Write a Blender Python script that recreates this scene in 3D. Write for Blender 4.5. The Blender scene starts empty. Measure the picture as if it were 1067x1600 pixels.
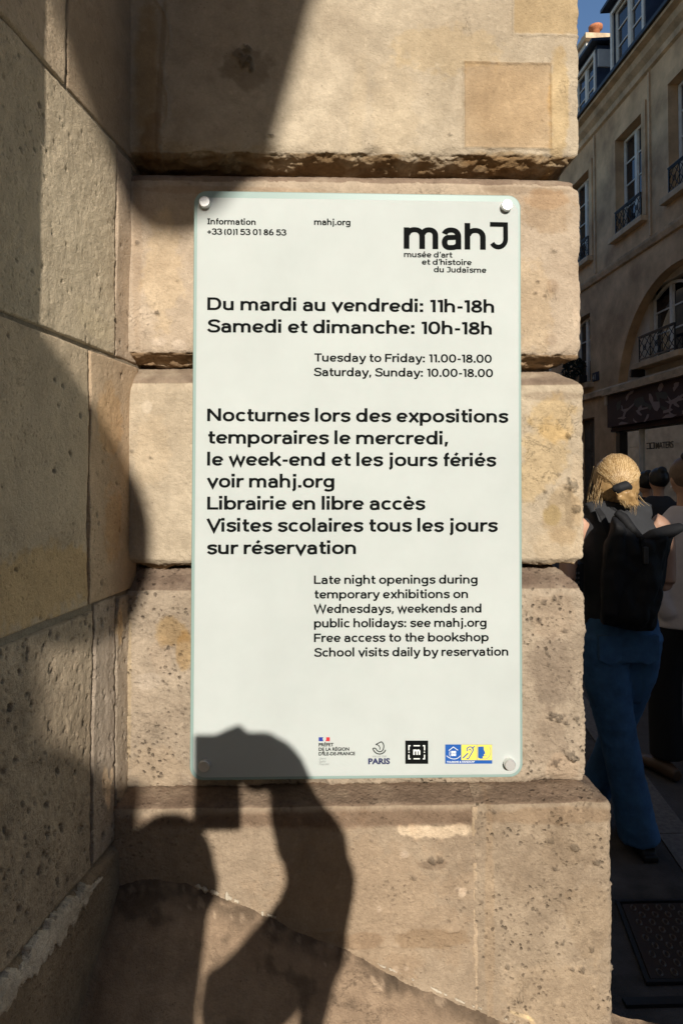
import bpy, bmesh, math, random
import numpy as np
from math import sin, cos, radians, pi, atan2, sqrt
from mathutils import Vector, Matrix

random.seed(7)
S = bpy.context.scene
COL = S.collection
D = bpy.data

# ------------------------------------------------------------------ camera
CAM = (0.0, -1.10, 1.57)
YAW, PITCH = radians(1.7), radians(1.3)
FPX, PPX, PPY = 1066.7, 533.5, 721.0
cd = D.cameras.new("camera"); cam = D.objects.new("camera", cd); COL.objects.link(cam)
cam.location = CAM
cam.rotation_euler = (pi / 2 + PITCH, 0, -YAW)
cd.sensor_fit = 'VERTICAL'; cd.sensor_height = 36; cd.lens = 24.0
cd.shift_y = -(800 - PPY) / 1600
cd.clip_start = 0.01; cd.clip_end = 600
S.camera = cam

# ------------------------------------------------------------------ light
SA, SB = 0.156, 0.40                       # sunlight runs along (-SA, 1, -SB)
SUN_EL = math.atan2(SB, math.hypot(1, SA))
w = D.worlds.new("World"); S.world = w; w.use_nodes = True
nt = w.node_tree
bg = nt.nodes['Background']
sky = nt.nodes.new('ShaderNodeTexSky'); sky.sky_type = 'NISHITA'; sky.sun_disc = False
sky.sun_elevation = SUN_EL
sky.sun_rotation = math.atan2(SA, -1)      # compass angle of the sun, clockwise from +Y
sky.altitude = 50; sky.air_density = 1.0; sky.dust_density = 0.25; sky.ozone_density = 3.5
nt.links.new(sky.outputs[0], bg.inputs['Color'])
bg.inputs['Strength'].default_value = 0.118
sd = D.lights.new("sun", 'SUN'); sun = D.objects.new("sun", sd); COL.objects.link(sun)
sd.energy = 4.8; sd.angle = radians(0.55); sd.color = (1.0, 0.935, 0.84)
sun.rotation_euler = Vector((-SA, 1, -SB)).to_track_quat('-Z', 'Y').to_euler()
sun.location = (3, -20, 10)
S.view_settings.view_transform = 'Standard'; S.view_settings.look = 'None'
S.view_settings.gamma = 1; S.view_settings.use_curve_mapping = False
S.view_settings.exposure = 0.14
S.render.engine = 'CYCLES'

# ------------------------------------------------------------------ measuring helpers (photo pixel -> point on a real plane)
_F = (sin(YAW) * cos(PITCH), cos(YAW) * cos(PITCH), sin(PITCH)); _R = (cos(YAW), -sin(YAW), 0)
_U = (_R[1] * _F[2] - _R[2] * _F[1], _R[2] * _F[0] - _R[0] * _F[2], _R[0] * _F[1] - _R[1] * _F[0])
def ray(px, py):
    a = (px - PPX) / FPX; b = (PPY - py) / FPX
    return [_F[i] + _R[i] * a + _U[i] * b for i in range(3)]
def onY(px, py, y=0.0):
    r = ray(px, py); k = (y - CAM[1]) / r[1]
    return [CAM[i] + k * r[i] for i in range(3)]
def zY(py, y=0.0): return onY(500, py, y)[2]

# ------------------------------------------------------------------ object helpers
def link(o, parent=None):
    COL.objects.link(o)
    if parent is not None: o.parent = parent
    return o
def tag(o, label=None, cat=None, group=None, kind=None):
    if label: o['label'] = label
    if cat: o['category'] = cat
    if group: o['group'] = group
    if kind: o['kind'] = kind
    return o
def empty(name, loc=(0, 0, 0), rz=0.0, label=None, cat=None, group=None, kind=None):
    o = D.objects.new(name, None); link(o); o.location = loc; o.rotation_euler = (0, 0, rz)
    o.empty_display_size = 0.1
    return tag(o, label, cat, group, kind)
class MB:
    """a bag of shapes that becomes one mesh object"""
    def __init__(s): s.bm = bmesh.new()
    def box(s, a, b, bevel=0.0):
        x0, y0, z0 = a; x1, y1, z1 = b
        vs = [s.bm.verts.new(p) for p in ((x0,y0,z0),(x1,y0,z0),(x1,y1,z0),(x0,y1,z0),(x0,y0,z1),(x1,y0,z1),(x1,y1,z1),(x0,y1,z1))]
        fs = [s.bm.faces.new([vs[i] for i in f]) for f in ((0,3,2,1),(4,5,6,7),(0,1,5,4),(1,2,6,5),(2,3,7,6),(3,0,4,7))]
        if bevel:
            es = list({e for f in fs for e in f.edges})
            bmesh.ops.bevel(s.bm, geom=es, offset=bevel, segments=2, affect='EDGES', profile=0.6)
        return s
    def poly(s, pts):
        s.bm.faces.new([s.bm.verts.new(p) for p in pts]); return s
    def prism(s, pts, d):
        """closed outline pts, pushed along vector d"""
        a = [s.bm.verts.new(p) for p in pts]; b = [s.bm.verts.new([p[i] + d[i] for i in range(3)]) for p in pts]
        n = len(pts); s.bm.faces.new(a); s.bm.faces.new(b[::-1])
        for i in range(n): s.bm.faces.new((a[i], b[i], b[(i+1) % n], a[(i+1) % n]))
        return s
    def bar(s, p, q, r, seg=6):
        return s.tube([(*p, r, r), (*q, r, r)], seg)
    def tube(s, pts, seg=12, ref=(1, 0, 0), cap=True):
        """pts: (x, y, z, rx, ry) sections square to the path"""
        P = [Vector(p[:3]) for p in pts]; rings = []
        for i, p in enumerate(P):
            t = (P[min(i+1, len(P)-1)] - P[max(i-1, 0)])
            t = t.normalized() if t.length > 1e-9 else Vector((0, 0, 1))
            rf = Vector(ref)
            if abs(t.dot(rf)) > 0.95: rf = Vector((0, 1, 0)) if abs(ref[0]) > .5 else Vector((1, 0, 0))
            a = (rf - t * rf.dot(t)).normalized(); b = t.cross(a)
            rings.append([s.bm.verts.new(p + a * (pts[i][3] * cos(2*pi*k/seg)) + b * (pts[i][4] * sin(2*pi*k/seg))) for k in range(seg)])
        for i in range(len(rings) - 1):
            for k in range(seg):
                s.bm.faces.new((rings[i][k], rings[i][(k+1) % seg], rings[i+1][(k+1) % seg], rings[i+1][k]))
        if cap: s.bm.faces.new(rings[0][::-1]); s.bm.faces.new(rings[-1])
        return s
    def lathe(s, prof, c=(0, 0), seg=24):
        """prof: (radius, z) around the vertical through c"""
        rings = []
        for r, z in prof:
            rings.append([s.bm.verts.new((c[0] + r * cos(2*pi*k/seg), c[1] + r * sin(2*pi*k/seg), z)) for k in range(seg)])
        for i in range(len(rings) - 1):
            for k in range(seg):
                s.bm.faces.new((rings[i][k], rings[i][(k+1) % seg], rings[i+1][(k+1) % seg], rings[i+1][k]))
        s.bm.faces.new(rings[0][::-1]); s.bm.faces.new(rings[-1]); return s
    def ell(s, c, r, seg=16, rings=10):
        m = Matrix.Translation(c) @ Matrix.Diagonal((*r, 1))
        bmesh.ops.create_uvsphere(s.bm, u_segments=seg, v_segments=rings, radius=1, matrix=m); return s
    def build(s, name, mat, parent=None, smooth=False, recalc=True):
        if recalc: bmesh.ops.recalc_face_normals(s.bm, faces=s.bm.faces)
        me = D.meshes.new(name); s.bm.to_mesh(me); s.bm.free()
        if smooth: me.polygons.foreach_set('use_smooth', [True] * len(me.polygons))
        for m in (mat if isinstance(mat, (list, tuple)) else [mat]): me.materials.append(m)
        return link(D.objects.new(name, me), parent)
def remeshed(mb, voxel, smooth=4):
    """the union of the shapes in mb as one continuous surface"""
    bmesh.ops.recalc_face_normals(mb.bm, faces=mb.bm.faces)
    me = D.meshes.new("t"); mb.bm.to_mesh(me); mb.bm.free()
    o = D.objects.new("t", me); COL.objects.link(o)
    m = o.modifiers.new("r", 'REMESH'); m.mode = 'VOXEL'; m.voxel_size = voxel; m.use_smooth_shade = True
    if smooth:
        m = o.modifiers.new("s", 'SMOOTH'); m.iterations = smooth; m.factor = 0.5
    dg = bpy.context.evaluated_depsgraph_get(); dg.update()
    out = D.meshes.new_from_object(o.evaluated_get(dg))
    D.objects.remove(o); return out
def mesh_obj(name, me, mat, parent=None):
    me.materials.clear(); me.materials.append(mat); me.name = name
    return link(D.objects.new(name, me), parent)
def dup(o, loc=None, rz=None, label=None, parent=None):
    c = o.copy(); COL.objects.link(c)
    if parent is not None: c.parent = parent
    if loc is not None: c.location = loc
    if rz is not None: c.rotation_euler[2] = rz
    if label: c['label'] = label
    for ch in list(o.children):
        d = ch.copy(); COL.objects.link(d); d.parent = c
        for g in ch.children:
            e = g.copy(); COL.objects.link(e); e.parent = d
    return c

# ------------------------------------------------------------------ noise
_rng = np.random.RandomState(11)
_PERM = _rng.permutation(256).astype(np.int64); _PERM = np.concatenate([_PERM, _PERM, _PERM])
_G = _rng.normal(size=(256, 3)); _G /= np.linalg.norm(_G, axis=1)[:, None]
def perlin(P, f=1.0, seed=0):
    Q = P * f + np.array([seed * 17.31, seed * 5.77, seed * 9.13])
    I = np.floor(Q).astype(np.int64); u = Q - I
    wv = u * u * u * (u * (u * 6 - 15) + 10)
    I &= 255; out = 0
    for dx in (0, 1):
        ax = _PERM[I[:, 0] + dx]; wx = wv[:, 0] if dx else 1 - wv[:, 0]
        for dy in (0, 1):
            ay = _PERM[ax + I[:, 1] + dy]; wy = wv[:, 1] if dy else 1 - wv[:, 1]
            for dz in (0, 1):
                g = _G[_PERM[ay + I[:, 2] + dz] & 255]; wz = wv[:, 2] if dz else 1 - wv[:, 2]
                out = out + wx * wy * wz * (g[:, 0] * (u[:, 0] - dx) + g[:, 1] * (u[:, 1] - dy) + g[:, 2] * (u[:, 2] - dz))
    return out * 1.6
def fbm(P, f, octv=3, seed=0, gain=0.5):
    a, s, t = 1.0, 0, 0
    for i in range(octv):
        s = s + a * perlin(P, f * 2 ** i, seed + i * 3.1); t += a; a *= gain
    return s / t
def sstep(a, b, x): t = np.clip((x - a) / (b - a), 0, 1); return t * t * (3 - 2 * t)

def grid_obj(name, V, mat, parent=None, attrs=None, flip=False):
    nu, nv = V.shape[:2]
    me = D.meshes.new(name)
    me.vertices.add(nu * nv); me.vertices.foreach_set('co', V.reshape(-1).astype(np.float32))
    i = np.arange(nu - 1)[:, None] * nv + np.arange(nv - 1)[None]
    q = np.stack([i, i + 1, i + nv + 1, i + nv] if flip else [i, i + nv, i + nv + 1, i + 1], -1).reshape(-1)
    nf = (nu - 1) * (nv - 1)
    me.loops.add(nf * 4); me.loops.foreach_set('vertex_index', q.astype(np.int32))
    me.polygons.add(nf); me.polygons.foreach_set('loop_start', np.arange(0, nf * 4, 4, dtype=np.int32))
    try: me.polygons.foreach_set('loop_total', np.full(nf, 4, dtype=np.int32))
    except Exception: pass
    me.polygons.foreach_set('use_smooth', np.ones(nf, dtype=bool))
    me.update(calc_edges=True)
    for k, val in (attrs or {}).items():
        if val.ndim == 3:
            a = me.attributes.new(k, 'FLOAT_COLOR', 'POINT')
            c = np.ones((nu * nv, 4), np.float32); c[:, :3] = val.reshape(-1, 3); a.data.foreach_set('color', c.reshape(-1))
        else:
            a = me.attributes.new(k, 'FLOAT', 'POINT'); a.data.foreach_set('value', val.reshape(-1).astype(np.float32))
    me.materials.append(mat)
    return link(D.objects.new(name, me), parent)
def normals(V, flip=False):
    du = np.gradient(V, axis=0); dv = np.gradient(V, axis=1)
    n = np.cross(du, dv); n /= (np.linalg.norm(n, axis=2)[..., None] + 1e-12)
    return -n if flip else n

# ------------------------------------------------------------------ materials
def mat(name, col=(.5, .5, .5), rough=.6, metal=0.0, spec=0.5, noise=None, bump=0.0, bscale=200, coat=0.0, emit=None, alpha=None):
    """a Principled material; noise = (scale, amount[, second colour]) mottles the colour"""
    m = D.materials.new(name); m.use_nodes = True; n = m.node_tree.nodes; L = m.node_tree.links
    b = n['Principled BSDF']; b.inputs['Base Color'].default_value = (*col, 1); b.inputs['Roughness'].default_value = rough
    b.inputs['Metallic'].default_value = metal; b.inputs['Specular IOR Level'].default_value = spec
    b.inputs['Coat Weight'].default_value = coat
    tc = n.new('ShaderNodeTexCoord')
    if noise:
        t = n.new('ShaderNodeTexNoise'); t.inputs['Scale'].default_value = noise[0]; t.inputs['Detail'].default_value = 6; t.inputs['Roughness'].default_value = .62
        L.new(tc.outputs['Object'], t.inputs['Vector'])
        r = n.new('ShaderNodeMapRange'); r.inputs[1].default_value = .32; r.inputs[2].default_value = .68
        L.new(t.outputs['Fac'], r.inputs[0])
        mx = n.new('ShaderNodeMix'); mx.data_type = 'RGBA'
        c2 = noise[2] if len(noise) > 2 else tuple(c * (1 - noise[1]) for c in col)
        mx.inputs[6].default_value = (*[min(1, c * (1 + noise[1] * .5)) for c in col], 1); mx.inputs[7].default_value = (*c2, 1)
        L.new(r.outputs[0], mx.inputs[0]); L.new(mx.outputs[2], b.inputs['Base Color'])
    if bump:
        t = n.new('ShaderNodeTexNoise'); t.inputs['Scale'].default_value = bscale; t.inputs['Detail'].default_value = 5
        L.new(tc.outputs['Object'], t.inputs['Vector'])
        bn = n.new('ShaderNodeBump'); bn.inputs['Strength'].default_value = 1; bn.inputs['Distance'].default_value = bump
        L.new(t.outputs['Fac'], bn.inputs['Height']); L.new(bn.outputs[0], b.inputs['Normal'])
    return m

def stone_mat(name, col, dark, grain=1.0, vary=.5, pit=0.0):
    """limestone: attribute 'tint' carries stains, repairs and a painted shadow line, nodes add mottling, speckle and fine grain"""
    m = D.materials.new(name); m.use_nodes = True; n = m.node_tree.nodes; L = m.node_tree.links
    b = n['Principled BSDF']; b.inputs['Roughness'].default_value = .88; b.inputs['Specular IOR Level'].default_value = .25
    geo = n.new('ShaderNodeNewGeometry'); P = geo.outputs['Position']
    def N(scale, det=5, rough=.6, dist=0.0, off=0):
        t = n.new('ShaderNodeTexNoise'); t.inputs['Scale'].default_value = scale; t.inputs['Detail'].default_value = det
        t.inputs['Roughness'].default_value = rough; t.inputs['Distortion'].default_value = dist
        if off:
            v = n.new('ShaderNodeVectorMath'); v.operation = 'ADD'; v.inputs[1].default_value = (off, off * .7, -off); L.new(P, v.inputs[0]); L.new(v.outputs[0], t.inputs['Vector'])
        else: L.new(P, t.inputs['Vector'])
        return t.outputs['Fac']
    def R(x, a, c, lo=0, hi=1):
        r = n.new('ShaderNodeMapRange'); r.inputs[1].default_value = a; r.inputs[2].default_value = c; r.inputs[3].default_value = lo; r.inputs[4].default_value = hi
        L.new(x, r.inputs[0]); return r.outputs[0]
    def M(a, c, f, mode='MIX'):
        x = n.new('ShaderNodeMix'); x.data_type = 'RGBA'; x.blend_type = mode
        for i, v in ((6, a), (7, c)):
            if isinstance(v, tuple): x.inputs[i].default_value = (*v, 1)
            else: L.new(v, x.inputs[i])
        if isinstance(f, float): x.inputs[0].default_value = f
        else: L.new(f, x.inputs[0])
        return x.outputs[2]
    big = R(N(5.5, 6, .65, .6), .36, .66)
    mid = R(N(28, 7, .7, .3, 3.1), .40, .66)
    fine = R(N(260, 4, .7, 0, 7.7), .32, .70)
    c = M(col, dark, big)
    c = M(c, tuple(x * .70 for x in dark), R(mid, 0, 1, 0, vary * .7))
    c = M(c, tuple(min(1, x * 1.22) for x in col), R(N(60, 5, .7, 0, 12.), .56, .74, 0, .45))
    c = M(c, (.55, .55, .55), R(fine, 0, 1, .0, .30 * grain), 'MULTIPLY')
    # dark specks
    vo = n.new('ShaderNodeTexVoronoi'); vo.inputs['Scale'].default_value = 130; vo.inputs['Randomness'].default_value = 1; L.new(P, vo.inputs['Vector'])
    sp = n.new('ShaderNodeMath'); sp.operation = 'MULTIPLY'
    L.new(R(vo.outputs['Distance'], .10, .20, 1, 0), sp.inputs[0]); L.new(R(N(22, 3, .6, 0, 5.), .52, .66, 0, .55), sp.inputs[1])
    c = M(c, tuple(x * .35 for x in dark), sp.outputs[0])
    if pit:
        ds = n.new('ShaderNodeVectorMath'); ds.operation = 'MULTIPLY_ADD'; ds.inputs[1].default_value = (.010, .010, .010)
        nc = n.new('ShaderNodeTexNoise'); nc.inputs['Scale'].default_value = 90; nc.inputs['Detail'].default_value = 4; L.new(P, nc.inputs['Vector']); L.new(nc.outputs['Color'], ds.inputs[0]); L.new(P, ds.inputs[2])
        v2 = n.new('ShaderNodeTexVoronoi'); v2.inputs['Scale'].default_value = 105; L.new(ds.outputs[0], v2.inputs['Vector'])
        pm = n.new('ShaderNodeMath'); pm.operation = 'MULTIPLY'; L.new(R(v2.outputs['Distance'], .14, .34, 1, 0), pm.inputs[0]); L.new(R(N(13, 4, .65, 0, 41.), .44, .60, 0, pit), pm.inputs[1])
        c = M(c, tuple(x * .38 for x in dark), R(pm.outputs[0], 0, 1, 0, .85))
    # hairline crazing
    ck = n.new('ShaderNodeMath'); ck.operation = 'ABSOLUTE'; ck0 = n.new('ShaderNodeMath'); ck0.operation = 'SUBTRACT'; ck0.inputs[1].default_value = .5
    L.new(N(17, 6, .72, 1.2, 21.), ck0.inputs[0]); L.new(ck0.outputs[0], ck.inputs[0])
    ckm = n.new('ShaderNodeMath'); ckm.operation = 'MULTIPLY'; L.new(R(ck.outputs[0], 0, .005, 1, 0), ckm.inputs[0]); L.new(R(N(7, 3, .6, 0, 33.), .56, .68, 0, .8), ckm.inputs[1])
    c = M(c, tuple(x * .5 for x in dark), R(ckm.outputs[0], 0, 1, 0, .55))
    at = n.new('ShaderNodeAttribute'); at.attribute_name = 'tint'
    c = M(c, at.outputs['Color'], 1.0, 'MULTIPLY')
    L.new(c, b.inputs['Base Color'])
    # fine relief
    h = n.new('ShaderNodeMath'); h.operation = 'ADD'
    L.new(R(N(330, 5, .7, 0, 2.), .2, .8, 0, 1.1), h.inputs[0])
    h2 = n.new('ShaderNodeMath'); h2.operation = 'ADD'; L.new(h.outputs[0], h2.inputs[0]); L.new(R(N(120, 5, .75, .4, 9.), .3, .7, 0, 1.1), h2.inputs[1])
    h3 = n.new('ShaderNodeMath'); h3.operation = 'SUBTRACT'; L.new(h2.outputs[0], h3.inputs[0])
    h4 = n.new('ShaderNodeMath'); h4.operation = 'ADD'; L.new(sp.outputs[0], h4.inputs[0]); L.new(ckm.outputs[0], h4.inputs[1]); L.new(h4.outputs[0], h3.inputs[1])
    if pit:
        h5 = n.new('ShaderNodeMath'); h5.operation = 'MULTIPLY_ADD'; h5.inputs[1].default_value = -2.4; L.new(pm.outputs[0], h5.inputs[0]); L.new(h3.outputs[0], h5.inputs[2]); h3 = h5
    bn = n.new('ShaderNodeBump'); bn.inputs['Distance'].default_value = .0010 * grain; bn.inputs['Strength'].default_value = 1
    L.new(h3.outputs[0], bn.inputs['Height']); L.new(bn.outputs[0], b.inputs['Normal'])
    return m

M_STONE_A = stone_mat("limestone_pale", (.65, .545, .40), (.47, .38, .27), .9, .75)
M_STONE_B = stone_mat("limestone_tan", (.62, .50, .37), (.455, .35, .25), 1.0, .7)
M_STONE_C = stone_mat("limestone_cream", (.64, .53, .385), (.46, .37, .26), 1.0, .75)
M_STONE_D = stone_mat("limestone_grey_pink", (.565, .455, .335), (.39, .305, .22), 1.3, .8, 1.0)
M_STONE_P = stone_mat("limestone_plinth", (.50, .385, .27), (.36, .27, .185), 1.25, .6, .45)
M_MOUND = stone_mat("cement_fill", (.48, .345, .23), (.33, .23, .15), 1.3, .8)
M_LEFT = stone_mat("limestone_left", (.70, .59, .45), (.55, .455, .34), 1.15, .5, .35)
M_LEFT_LOW = stone_mat("limestone_left_low", (.54, .46, .36), (.36, .30, .23), 1.3, .8, .5)
M_MORTAR = stone_mat("mortar", (.56, .47, .35), (.42, .34, .24), 1.1)

# ================================================================== THE GROUND
M_ASPH = mat("asphalt", (.095, .080, .070), .9, noise=(4, .7), bump=.004, bscale=160)
M_ROAD = mat("road_asphalt", (.085, .073, .064), .9, noise=(6, .3), bump=.003, bscale=130)
M_GRAN = mat("granite", (.16, .135, .115), .8, noise=(40, .35), bump=.002, bscale=150)
def zsheet(name, pts, z, m, parent=None, th=None):
    b = MB()
    if th: b.prism([(x, y, z) for x, y in pts], (0, 0, -th))
    else: b.poly([(x, y, z) for x, y in pts])
    return b.build(name, m, parent)
tag(zsheet("ground", [(-150, -150), (150, -150), (150, 150), (-150, 150)], -.055, M_ROAD), kind='structure')
def kx(y): return 1.21 + .139 * y                      # inner edge of the near kerb
tag(zsheet("pavement", [(-8, -8), (kx(-8), -8), (kx(30), 30), (-8, 30)], 0, M_ASPH, th=.05), kind='structure')
kerb = empty("kerb", (0, 0, 0), kind='structure')
y = -2.0
while y < 16:
    l = .9 + random.random() * .25
    g = .006
    zsheet("kerb_stone", [(kx(y) + .006, y), (kx(y) + .15, y), (kx(y + l) + .15, y + l - g), (kx(y + l) + .006, y + l - g)], .002, M_GRAN, kerb, th=.15)
    y += l
fk = empty("far_kerb", (0, 0, 0), kind='structure')
def kx2(y): return 1.52 + .225 * y
y = 0.0
while y < 16:
    l = 1.0 + random.random() * .3
    zsheet("kerb_stone", [(kx2(y), y), (kx2(y) + .14, y), (kx2(y + l) + .14, y + l - .008), (kx2(y + l), y + l - .008)], .012, M_GRAN, fk, th=.15)
    y += l
tag(zsheet("far_pavement", [(kx2(-1) + .146, -1), (14, -1), (14, 30), (kx2(30) + .146, 30)], .008, M_ASPH, th=.05), kind='structure')

# ================================================================== THE STONE PIER (front face on y = 0)
STEP = .0019
def X0(px, y=0.0): return onY(px, 745, y)[0]
def resample(poly, step, smooth=2):
    """(z, g) outline -> evenly spaced, corners eased"""
    p = np.array(poly, float); d = np.r_[0, np.cumsum(np.hypot(*np.diff(p, axis=0).T))]
    n = max(4, int(d[-1] / step)); t = np.linspace(0, d[-1], n)
    q = np.stack([np.interp(t, d, p[:, 0]), np.interp(t, d, p[:, 1])], 1)
    for _ in range(smooth):
        k = q.copy(); k[1:-1] = (q[:-2] + q[1:-1] * 2 + q[2:]) / 4; q = k
    return q
# explicit hollows on the front: photo px, py, radius px, depth mm
PITS = [(383, 96, 13, 7), (386, 78, 8, 5), (372, 84, 10, 3), (392, 106, 6, 5), (424, 212, 4, 4), (863, 391, 4, 5), (868, 392, 3, 3), (887, 682, 6, 5), (893, 758, 12, 6), (899, 795, 9, 5), (873, 742, 4, 3),
        (836, 457, 3, 3), (851, 462, 3, 3), (883, 128, 2, 2), (771, 143, 1.5, 2), (793, 141, 1.5, 2), (848, 745, 4, 2), (668, 1319, 8, 5), (680, 1317, 6, 4), (780, 1480, 4, 6), (735, 1511, 3, 4), (742, 1380, 5, 3),
        (878, 1482, 5, 4), (893, 1484, 5, 4), (862, 1445, 5, 4), (944, 1487, 6, 4), (905, 1452, 6, 4), (640, 1345, 5, 3), (889, 1180, 9, 6), (897, 1184, 7, 7), (868, 1190, 8, 4), (863, 1118, 8, 6), (872, 1122, 7, 6), (884, 1128, 5, 5), (900, 1121, 5, 4), (850, 940, 5, 4), (866, 935, 4, 5), (841, 968, 5, 4), (882, 985, 5, 4), (880, 1300, 7, 4), (852, 1330, 6, 4), (915, 1322, 6, 4), (845, 1290, 7, 3)]
def pit_field(P, cx, cz, rr, dp, seed=0):
    """rounded, ragged hollows at (cx, cz) in the plane spanned by P[:,0], P[:,2]"""
    out = np.zeros(len(P)); wob = fbm(P, 170, 3, 40 + seed) * 1.1
    for a, c, r, d in zip(cx, cz, rr, dp):
        k = np.where((np.abs(P[:, 0] - a) < 1.8 * r) & (np.abs(P[:, 2] - c) < 1.8 * r))[0]
        if len(k) == 0: continue
        q = np.hypot(P[k, 0] - a, (P[k, 2] - c)) / r + wob[k]
        out[k] = np.maximum(out[k], d * (1 - sstep(.45, 1.0, q)))
    return out
class Blob:
    pass
def tint_of(U, Wv, P, base, blobs):
    """colour multiplier from a list of stains: (px, py, rx, ry, angle, colour, strength, raggedness)"""
    T = np.ones((len(U), 3)) * np.array(base)
    rag = fbm(P, 26, 4, 61); rag2 = fbm(P, 90, 3, 67)
    for (bx, by, rx, ry, an, colr, st, rg) in blobs:
        ca, sa = cos(radians(an)), sin(radians(an)); dx, dy = U - bx, Wv - by
        q = np.sqrt(((dx * ca + dy * sa) / rx) ** 2 + ((-dx * sa + dy * ca) / ry) ** 2) + (rag * 1.0 + rag2 * .6) * rg
        if rg < 0: q = np.maximum(np.abs(dx) / rx, np.abs(dy) / ry) + rag2 * .02; m = (st * (1 - sstep(.97, 1.0, q)))[:, None]; T = T * (1 - m) + T * np.array(colr) * m; continue
        m = (st * (1 - sstep(.75, 1.08, q)))[:, None] if rg >= .3 else (st * (1 - sstep(.5, 1.1, q)))[:, None]
        T = T * (1 - m) + T * np.array(colr) * m
    return T
def front_stone(name, prof, xr, yf, m, parent, x0=-.37, seed=0, rough=1.0, pits=0, pitr=(.0015, .005), chip=1.0, side=True, r=.0035, blobs=(), base=(1, 1, 1), yend=.40, extra=None, faces=None, x1ragged=0, gsc=1.0):
    q = resample(prof, STEP)
    nf = int((xr - x0) / STEP); a = np.linspace(0, 1, nf)
    na, nb = 6, 26
    kind = np.r_[np.zeros(nf), np.ones(na), np.ones(nb) * 2]
    par = np.r_[a, np.linspace(0, 1, na + 2)[1:-1], np.linspace(0, 1, nb) ** 1.6]
    if not side: kind = kind[:nf]; par = par[:nf]
    K = kind[:, None]; A = par[:, None]; Z = np.broadcast_to(q[:, 0][None], (len(kind), len(q))).copy(); G = np.broadcast_to(q[:, 1][None], Z.shape).copy()
    xf = x0 + (xr - x0) * A
    P0 = np.stack([np.where(K == 0, xf, xr) + 0 * Z, np.where(K == 2, A * .4, 0) + 0 * Z, Z], -1).reshape(-1, 3)
    # broken edges: bite along top and bottom arrises
    zt, zb = faces if faces else (max(q[:, 0]), min(q[:, 0]))
    nz = fbm(P0 * np.array([1, 1, .35]), 16, 4, 3 + seed).reshape(Z.shape); nz2 = fbm(P0, 75, 3, 5 + seed).reshape(Z.shape)
    edge = np.exp(-((Z - zb) / .010) ** 2) + .7 * np.exp(-((Z - zt) / .007) ** 2)
    G = G + edge * chip * (np.clip(nz + .12, 0, 1) * .018 + np.clip(nz2, 0, 1) * .004)
    if side:
        ve = np.exp(-(np.maximum(0, xr - (x0 + (xr - x0) * A)) / .007) ** 2) * (K == 0) + (K == 1) + (K == 2) * np.exp(-(A / .05) ** 2)
        G = G + ve * chip * (np.clip(nz - .05, 0, 1) * .012 + np.clip(nz2 + .1, 0, 1) * .0025)
    xc = (xr - G - r) if side else (xr + 0 * G); yc = yf + G + r
    th = A * pi / 2
    X = np.where(K == 0, x0 + (xc - x0) * A, np.where(K == 1, xc + r * np.sin(th), xc + r))
    Y = np.where(K == 0, yf + G, np.where(K == 1, yc - r * np.cos(th), yc + (yend - yc) * A))
    V = np.stack([X, Y, Z], -1)
    n = normals(V)
    Pf = V.reshape(-1, 3)
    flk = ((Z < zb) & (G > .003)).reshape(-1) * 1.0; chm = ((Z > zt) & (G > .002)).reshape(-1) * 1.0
    d = fbm(Pf, 7, 2, 20 + seed) * .0028 * gsc + fbm(Pf, 45, 4, 22 + seed, .6) * .0013 * rough + fbm(Pf, 230, 2, 25 + seed) * .0007 * rough + flk * (fbm(Pf * np.array([.6, 1, 1]), 55, 4, 28 + seed, .65) * .0095 + fbm(Pf, 20, 2, 29) * .005)
    rs = np.random.RandomState(100 + seed); hol = np.zeros(len(Pf))
    if pits:
        cx = rs.uniform(x0, xr, pits); cz = rs.uniform(zb, zt, pits); rr = rs.uniform(*pitr, pits) * rs.uniform(.5, 1.3, pits)
        msk = perlin(np.stack([cx, cx * 0, cz], 1), 14, 50 + seed) > -.08
        hol = pit_field(Pf, cx[msk], cz[msk], rr[msk], rr[msk] * .9, seed)
    pp = [(onY(px, py)[0], onY(px, py)[2], s_ / 970, dm / 1000) for px, py, s_, dm in PITS]
    pp = [p for p in pp if min(q[:, 0]) < p[1] < max(q[:, 0])]
    if pp: hol = np.maximum(hol, pit_field(Pf, *[np.array(c) for c in zip(*pp)], seed))
    U = 501.8 + Pf[:, 0] * 970; Wv = 745 - (Pf[:, 2] - 1.565) * 970
    rid = np.abs(fbm(Pf, 9, 4, 200 + seed, .6)); rm = sstep(-.05, .25, fbm(Pf, 5, 2, 210 + seed))
    d = d - hol - .0008 * rough * np.exp(-(rid / .010) ** 2) * rm
    if extra is not None: d = d + extra(U, Wv, Pf)
    V = V + n * d.reshape(X.shape)[..., None]
    T = tint_of(U, Wv, Pf, base, blobs)
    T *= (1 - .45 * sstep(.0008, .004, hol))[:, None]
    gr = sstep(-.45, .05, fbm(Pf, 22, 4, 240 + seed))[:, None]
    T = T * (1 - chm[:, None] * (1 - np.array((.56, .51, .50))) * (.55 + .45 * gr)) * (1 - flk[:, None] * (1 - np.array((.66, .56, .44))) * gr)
    return grid_obj(name, V, m, parent, {'tint': T.reshape(*X.shape, 3)}, flip=False)

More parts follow.
